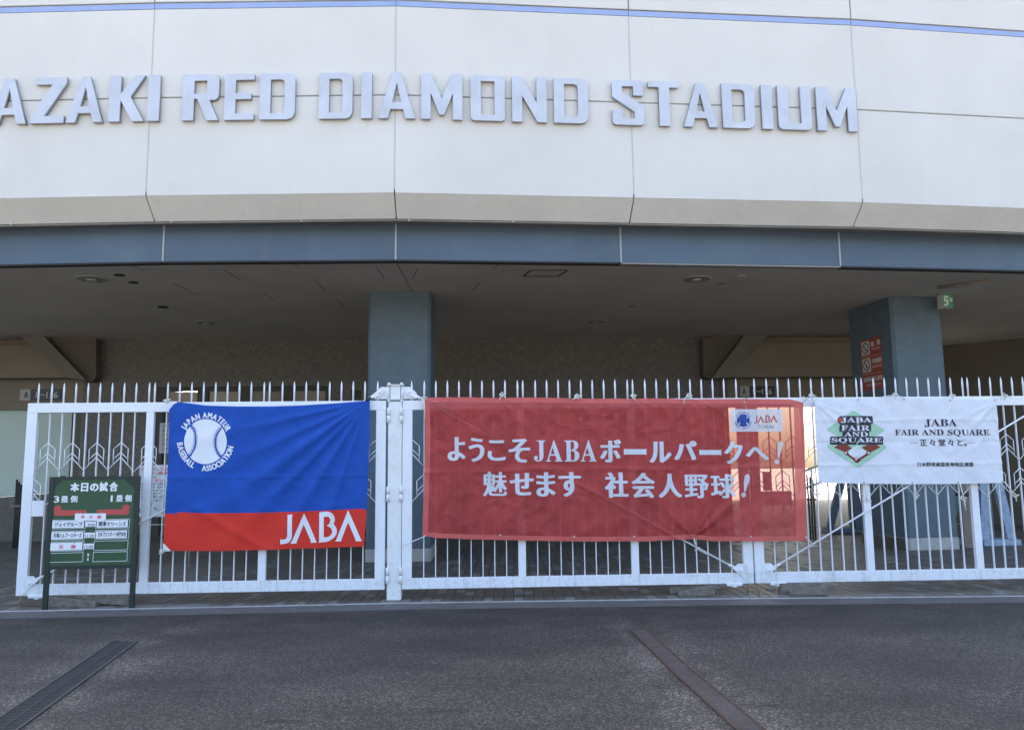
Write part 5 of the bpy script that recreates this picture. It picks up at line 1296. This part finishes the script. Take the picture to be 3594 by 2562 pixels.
# ================================================================== MATCH BOARD
fl, fr_ = onz(138, 2142), onz(457, 2133)
Bp = Plane(fl, (fr_-fl)); wB = (fr_-fl).length
tb_ = thing('match_board', 'dark green match schedule board standing on two legs before the left gate', 'sign board', fl.lerp(fr_, .5))
C8 = lambda x, y: (130+x/4.2737, 1640+y/4.2737)
bz1 = Bp.uv(*C8(860, 135))[1]; bz0 = Bp.uv(*C8(760, 1520))[1]
uA, uB = Bp.uv(*C8(115, 1530))[0], Bp.uv(*C8(1475, 1500))[0]
uA = (uA+Bp.uv(*C8(180, 145))[0])/2; uB = (uB+Bp.uv(*C8(1553, 130))[0])/2
LW = .055
for u0_, nm in ((uA, 0), (uB-LW, 1)):
    bm = B(); pbox(bm, Bp, u0_, u0_+LW, 0, bz1, -.03, .004); bevelled(bm, .003); obj('leg', bm, M['green_frame'], tb_)
bm = B(); pbox(bm, Bp, uA+LW+.0005, uB-LW-.0005, bz1-.035, bz1, -.028, .0035); obj('top_rail', bm, M['green_frame'], tb_)
bm = B(); pbox(bm, Bp, uA+LW+.0005, uB-LW-.0005, bz0, bz0+.035, -.028, .0035); obj('bottom_rail', bm, M['green_frame'], tb_)
bm = B(); pbox(bm, Bp, uA+LW+.0005, uB-LW-.0005, bz0+.0355, bz1-.0355, -.02, -.004); obj('panel', bm, M['green_board'], tb_)
for xc in (378, 1110):
    u, v = Bp.uv(*C8(xc, 130)); bm = B(); pbox(bm, Bp, u-.022, u+.022, bz1+.0005, bz1+.012, -.03, .0); obj('clip', bm, M['green_frame'], tb_)
PB = Plane(Bp.pt(0, 0, -.004), (fr_-fl))
A = Art(PB, .0012); 
A.poly([C8(*p) for p in [(186, 150), (395, 160), (380, 205), (215, 345), (180, 350)]]); A.poly([C8(*p) for p in [(1300, 150), (1530, 150), (1495, 350), (1440, 290), (1330, 205)]])
A.done('corner_panel', M['green_frame'], tb_)
def brd(A_, s_, x0, y0, x1, y1, bold): a = C8(x0, y0); b = C8(x1, y1); A_.text(s_, a[0], a[1], b[0], b[1], bold)
A = Art(PB, .0016)
for s_, x0, y0, x1, y1 in (('本', 500, 235, 635, 358), ('日', 660, 238, 770, 358), ('の', 795, 245, 925, 352), ('試', 938, 225, 1065, 355), ('合', 1085, 222, 1215, 355)): brd(A, s_, x0, y0, x1, y1, (.055, .045))
A.done('lettering', M['print_white'], tb_); A = Art(PB, .0016)
for s_, x0, y0, x1, y1 in (('3', 248, 432, 335, 525), ('塁', 362, 430, 468, 522), ('側', 502, 425, 608, 522)): brd(A, s_, x0, y0, x1, y1, (.03, .025))
A.done('lettering', M['print_white'], tb_); A = Art(PB, .0016)
for s_, x0, y0, x1, y1 in (('1', 1106, 420, 1136, 512), ('塁', 1187, 418, 1290, 510), ('側', 1318, 412, 1420, 512)): brd(A, s_, x0, y0, x1, y1, (.03, .025) if s_ != '1' else (.012, .012))
A.done('lettering', M['print_white'], tb_)
def frame_px(A_, q, w_):
    A_ = Art(PB, .0016); A_.line([C8(*p) for p in q], w_, closed=True); A_.done('slot_outline', M['print_white'], tb_)
for q in ([(224, 790), (728, 790), (722, 912), (214, 925)], [(890, 785), (1390, 772), (1382, 905), (876, 915)], [(208, 955), (718, 948), (708, 1082), (200, 1096)], [(876, 945), (1380, 932), (1372, 1065), (864, 1078)],
          [(195, 1120), (708, 1108), (696, 1248), (184, 1260)], [(862, 1105), (1368, 1094), (1358, 1232), (850, 1245)], [(180, 1290), (694, 1274), (684, 1412), (168, 1424)], [(848, 1272), (1356, 1260), (1348, 1400), (836, 1413)]): frame_px(A, q, 1.5)
A = Art(PB, .0016); A.poly([C8(*p) for p in [(756, 1292), (782, 1292), (780, 1318), (756, 1318)]]); A.poly([C8(*p) for p in [(752, 1368), (774, 1368), (774, 1397), (752, 1397)]]); A.line([C8(767, 1318), C8(765, 1370)], 1.4)
A.done('divider_mark', M['print_white'], tb_)
A = Art(PB, .0016)
A.poly([C8(*p) for p in [(318, 562), (388, 610), (360, 612), (362, 640), (735, 640), (748, 655), (742, 690), (720, 722), (290, 724), (262, 714), (256, 690), (262, 610), (235, 608)]])
A.done('arrow', M['print_red'], tb_); A = Art(PB, .0016)
A.poly([C8(*p) for p in [(1338, 552), (1410, 592), (1380, 596), (1380, 680), (1365, 704), (1345, 710), (900, 710), (895, 650), (920, 632), (1285, 628), (1288, 594), (1262, 590)]])
A.done('arrow', M['print_red'], tb_)
def card(q, txt, x0, y0, x1, y1, m_, lab, bold=(.02, .02), d=.006):
    uv = [Bp.uv(*C8(*p)) for p in q]
    o_ = []
    bm = B(); prism(bm, [Bp.pt(u, v, d) for u, v in uv], [Bp.pt(u, v, d-.003) for u, v in uv]); c = obj('name_plate', bm, M['card'], tb_, label=lab)
    A = Art(Plane(Bp.pt(0, 0, d), (fr_-fl)), .0008); 
    if isinstance(txt, str): brd(A, txt, x0, y0, x1, y1, bold)
    else:
        for s_, a, b in txt: brd(A, s_, a, y0, b, y1, bold)
    A.done('lettering', M[m_], c)
    for xx in (q[0][0]+ (q[1][0]-q[0][0])*.25, q[0][0]+(q[1][0]-q[0][0])*.75):
        yy = q[0][1]+4; p = Bp.pt(*Bp.uv(*C8(xx, yy)), d+.002); bm = B(); tube(bm, [p+NORM*.010, p+Bp.n*.008, p-NORM*.004+Bp.n*.004], .0018, 5); obj('hook', bm, M['pipe'], c)
card([(236, 802), (708, 798), (704, 902), (228, 910)], 'ジェイグループ', 262, 822, 682, 886, 'ink_black', 'white plate ジェイグループ', (.035, .03))
card([(902, 795), (1366, 785), (1360, 895), (894, 902)], '焼津マリーンズ', 922, 812, 1335, 880, 'ink_black', 'white plate 焼津マリーンズ', (.03, .03))
card([(222, 968), (698, 960), (692, 1070), (214, 1080)], '矢場とんブースターズ', 248, 985, 668, 1052, 'ink_black', 'white plate 矢場とんブースターズ', (.02, .02))
card([(888, 956), (1354, 946), (1346, 1056), (880, 1064)], '日本プロスポーツ専門学校', 915, 968, 1335, 1038, 'ink_black', 'white plate 日本プロスポーツ専門学校', (.012, .012))
card([(208, 1132), (686, 1120), (678, 1236), (200, 1248)], [('決', 322, 395), ('勝', 508, 582)], 0, 1160, 0, 1220, 'ink_red', 'white plate with red 決勝', (.015, .015))
card([(725, 808), (886, 808), (880, 888), (722, 890)], '9:00', 762, 842, 866, 882, 'ink_navy', 'small time plate 9:00', (.008, .008))
card([(714, 975), (872, 975), (866, 1055), (708, 1055)], '11:30', 722, 1005, 850, 1048, 'ink_navy', 'small time plate 11:30', (.008, .008))
card([(700, 1140), (858, 1138), (852, 1220), (696, 1222)], '13:00', 708, 1168, 838, 1210, 'ink_navy', 'small time plate 13:00', (.008, .008))
card([(578, 690), (1042, 688), (1034, 796), (568, 800)], [('準', 658, 712), ('決', 780, 832), ('勝', 900, 965)], 0, 718, 0, 768, 'ink_red', 'white plate with red 準決勝', (.012, .012), d=.0105)

# ================================================================== THINGS BEHIND THE GATES
# handwritten notice board on an easel, behind the left gate
He = Plane((0, 13.0), (1, .03))
H7 = lambda x, y: (400+x/4.06, 1500+y/4.06)
hb = thing('notice_board', 'white handwritten notice board on a thin stand behind the left gate', 'notice board', (He.pt(He.uv(570, 1850)[0], 0)))
q = [He.uv(*H7(*p)) for p in ((365, 540), (1150, 520), (1130, 1275), (345, 1270))]
bm = B(); prism(bm, [He.pt(u, v, 0) for u, v in q], [He.pt(u, v, -.02) for u, v in q]); obj('board', bm, M['paper'], hb)
for px_ in ((H7(380, 1270)), H7(1080, 1275)):
    u, v = He.uv(*px_)
    bm = B(); tube(bm, [He.pt(u, v+.3, -.035), He.pt(u, .0, -.035)], .012, 8); obj('leg', bm, M['downlight'], hb)
u0_, _ = He.uv(*H7(380, 1380)); u1_, v_ = He.uv(*H7(1080, 1380)); bm = B(); tube(bm, [He.pt(u0_, v_, -.035), He.pt(u1_, v_, -.035)], .008, 6); obj('cross_bar', bm, M['downlight'], hb)
HP = Plane(He.pt(0, 0, .0), (1, .03))
A = Art(HP, .002)
for s_, x0, y0, x1, y1 in (('スタンプラリー', 395, 575, 545, 612), ('グッズ進呈', 560, 572, 790, 612), ('ドーム野球・体験', 560, 632, 790, 668), ('＋', 565, 685, 607, 725), ('300', 582, 735, 695, 772)): a = H7(x0, y0); b = H7(x1, y1); A.text(s_, a[0], a[1], b[0], b[1], (.03, .02))
A.done('lettering', M['ink_red'], hb)
A = Art(HP, .002)
for i, s_ in enumerate(('全日程・公式戦', '予定は変更', '引換は受付', 'まで', '場内売店', 'お楽しみ')):
    yy = 792+i*46
    for x0, x1 in ((385, 430), (552, 705)): a = H7(x0, yy); b = H7(x1, yy+24); A.text(s_[:7 if x0 > 500 else 2], a[0], a[1], b[0], b[1], (.01, .01))
for pts in ([(380, 1150), (362, 1180), (368, 1205), (405, 1195)], [(605, 1135), (572, 1150), (590, 1168), (632, 1168)]): A.line([H7(*p) for p in pts], 2.4)
A.done('handwriting', M['ink_black'], hb)

def pole_bundle(x0, x1, y0, y1, depth, label):
    P_ = Plane((0, depth), (1, 0)); a = P_.uv(x0, y0); b = P_.uv(x1, y0)
    t = thing('pole_bundle', label, 'poles', P_.pt((a[0]+b[0])/2, 0)); n_ = 3
    for k in range(n_):
        u = a[0]+(b[0]-a[0])*(k+.5)/n_; bm = B(); tube(bm, [P_.pt(u, 0, .02*k), P_.pt(u+.01*(k-1), a[1]-.05*k, .02*k)], (b[0]-a[0])/n_*.48, 8); obj('pole', bm, M['pipe'], t)
    bm = B(); v = a[1]*.6; pbox(bm, P_, a[0]-.02, b[0]+.02, v, v+.04, -.03, .09); obj('strap', bm, M['rust'], t)
pole_bundle(58, 82, 1683, 1845, 16.5, 'bundle of dark rusty poles standing behind the left edge of the left gate')
pole_bundle(2830, 2851, 1665, 1835, 16.5, 'bundle of dark rusty poles standing behind the gap beside the red banner')

def trestle(pxs, base_y, top_px, depth, m_, label, wrap=None):
    """A-shaped trestle: left foot x, right foot x, apex x/y in photo pixels at a given depth"""
    P_ = Plane((0, depth), (1, .05)); xl, xr = pxs; ul, ur = P_.uv(xl, base_y)[0], P_.uv(xr, base_y)[0]; ut, vt = P_.uv(*top_px)
    t = thing('trestle', label, 'trestle', P_.pt((ul+ur)/2, 0)); w_ = .08; uc = (ul+ur)/2
    bm = B(); pbox(bm, P_, ul, ur, 0, .11, -.25, .12); bevelled(bm, .01); obj('foot', bm, M[m_], t)
    for us, ud in ((ul+.10, ut-.04), (ur-.10, ut+.04)):
        bm = B(); q = [(us-w_, .112), (us+w_, .112), (ud+w_, vt), (ud-w_, vt)]
        prism(bm, [P_.pt(u, v, .02+(.001 if us < uc else 0)) for u, v in q], [P_.pt(u, v, -.06) for u, v in q]); obj('leg', bm, M[m_], t)
    bm = B(); pbox(bm, P_, ut-.05, ut+.05, .113, vt, -.13, -.062); obj('upright', bm, M[wrap or m_], t)
    bm = B(); pbox(bm, P_, ut-.12, ut+.12, vt+.001, vt+.09, -.16, .06); obj('top_beam', bm, M[m_], t)
    return t
trestle((2899, 3032), 1862, (2982, 1600), 17.6, 'trestle_grey', 'grey-blue A-shaped trestle in the bright opening, left of the right column')
trestle((3306, 3420), 1926, (3400, 1600), 14.75, 'trestle_green', 'mottled green A-shaped trestle just right of the right column')
trestle((3440, 3572), 1920, (3462, 1560), 14.5, 'trestle_blue', 'pale blue A-shaped trestle with a cobweb-patterned upright near the right edge', 'trestle_green')
Pb = Plane((0, 14.1), (1, .05)); a = Pb.uv(3388, 1930)[0]; b = Pb.uv(3424, 1930)[0]
bp = thing('sign_post', 'slim brown painted post between the green and the blue trestle', 'post', Pb.pt((a+b)/2, 0))
bm = B(); pbox(bm, Pb, a, b, .0, Pb.uv(3390, 1640)[1], -.1, 0); bevelled(bm, .006); obj('post_body', bm, M['brownpost'], bp)
bm = B(); pbox(bm, Pb, a-.02, b+.02, .9, .97, -.12, .012); obj('latch', bm, M['pipe'], bp)

# things in the sunlit yard past the opening
sd2 = thing('yard_shade_deck', 'unseen grandstand deck, sized to shade the yard behind the entrance', 'grandstand', (0, 34, 6.5))
bm = B(); wbox(bm, -60, 60, 19.25, 40, 6.5, 7.2); obj('deck', bm, M['beige'], sd2)  # unseen slab, its reach set to keep the yard floor in shade
st_ = thing('handrail', 'pale sloping stair handrail in the bright opening behind the white banner', 'handrail', (10, 24, 0))
for z_ in (.25, .75):
    bm = B(); tube(bm, [(8.6, 24, .55+z_), (12.5, 24, 1.9+z_)], .035, 8); obj('rail', bm, M['white'], st_)
for k in range(4):
    x_ = 8.8+k*1.1; bm = B(); tube(bm, [(x_, 24, 0), (x_, 24, 1.3+(x_-8.6)*.346)], .03, 8); obj('post', bm, M['white'], st_)
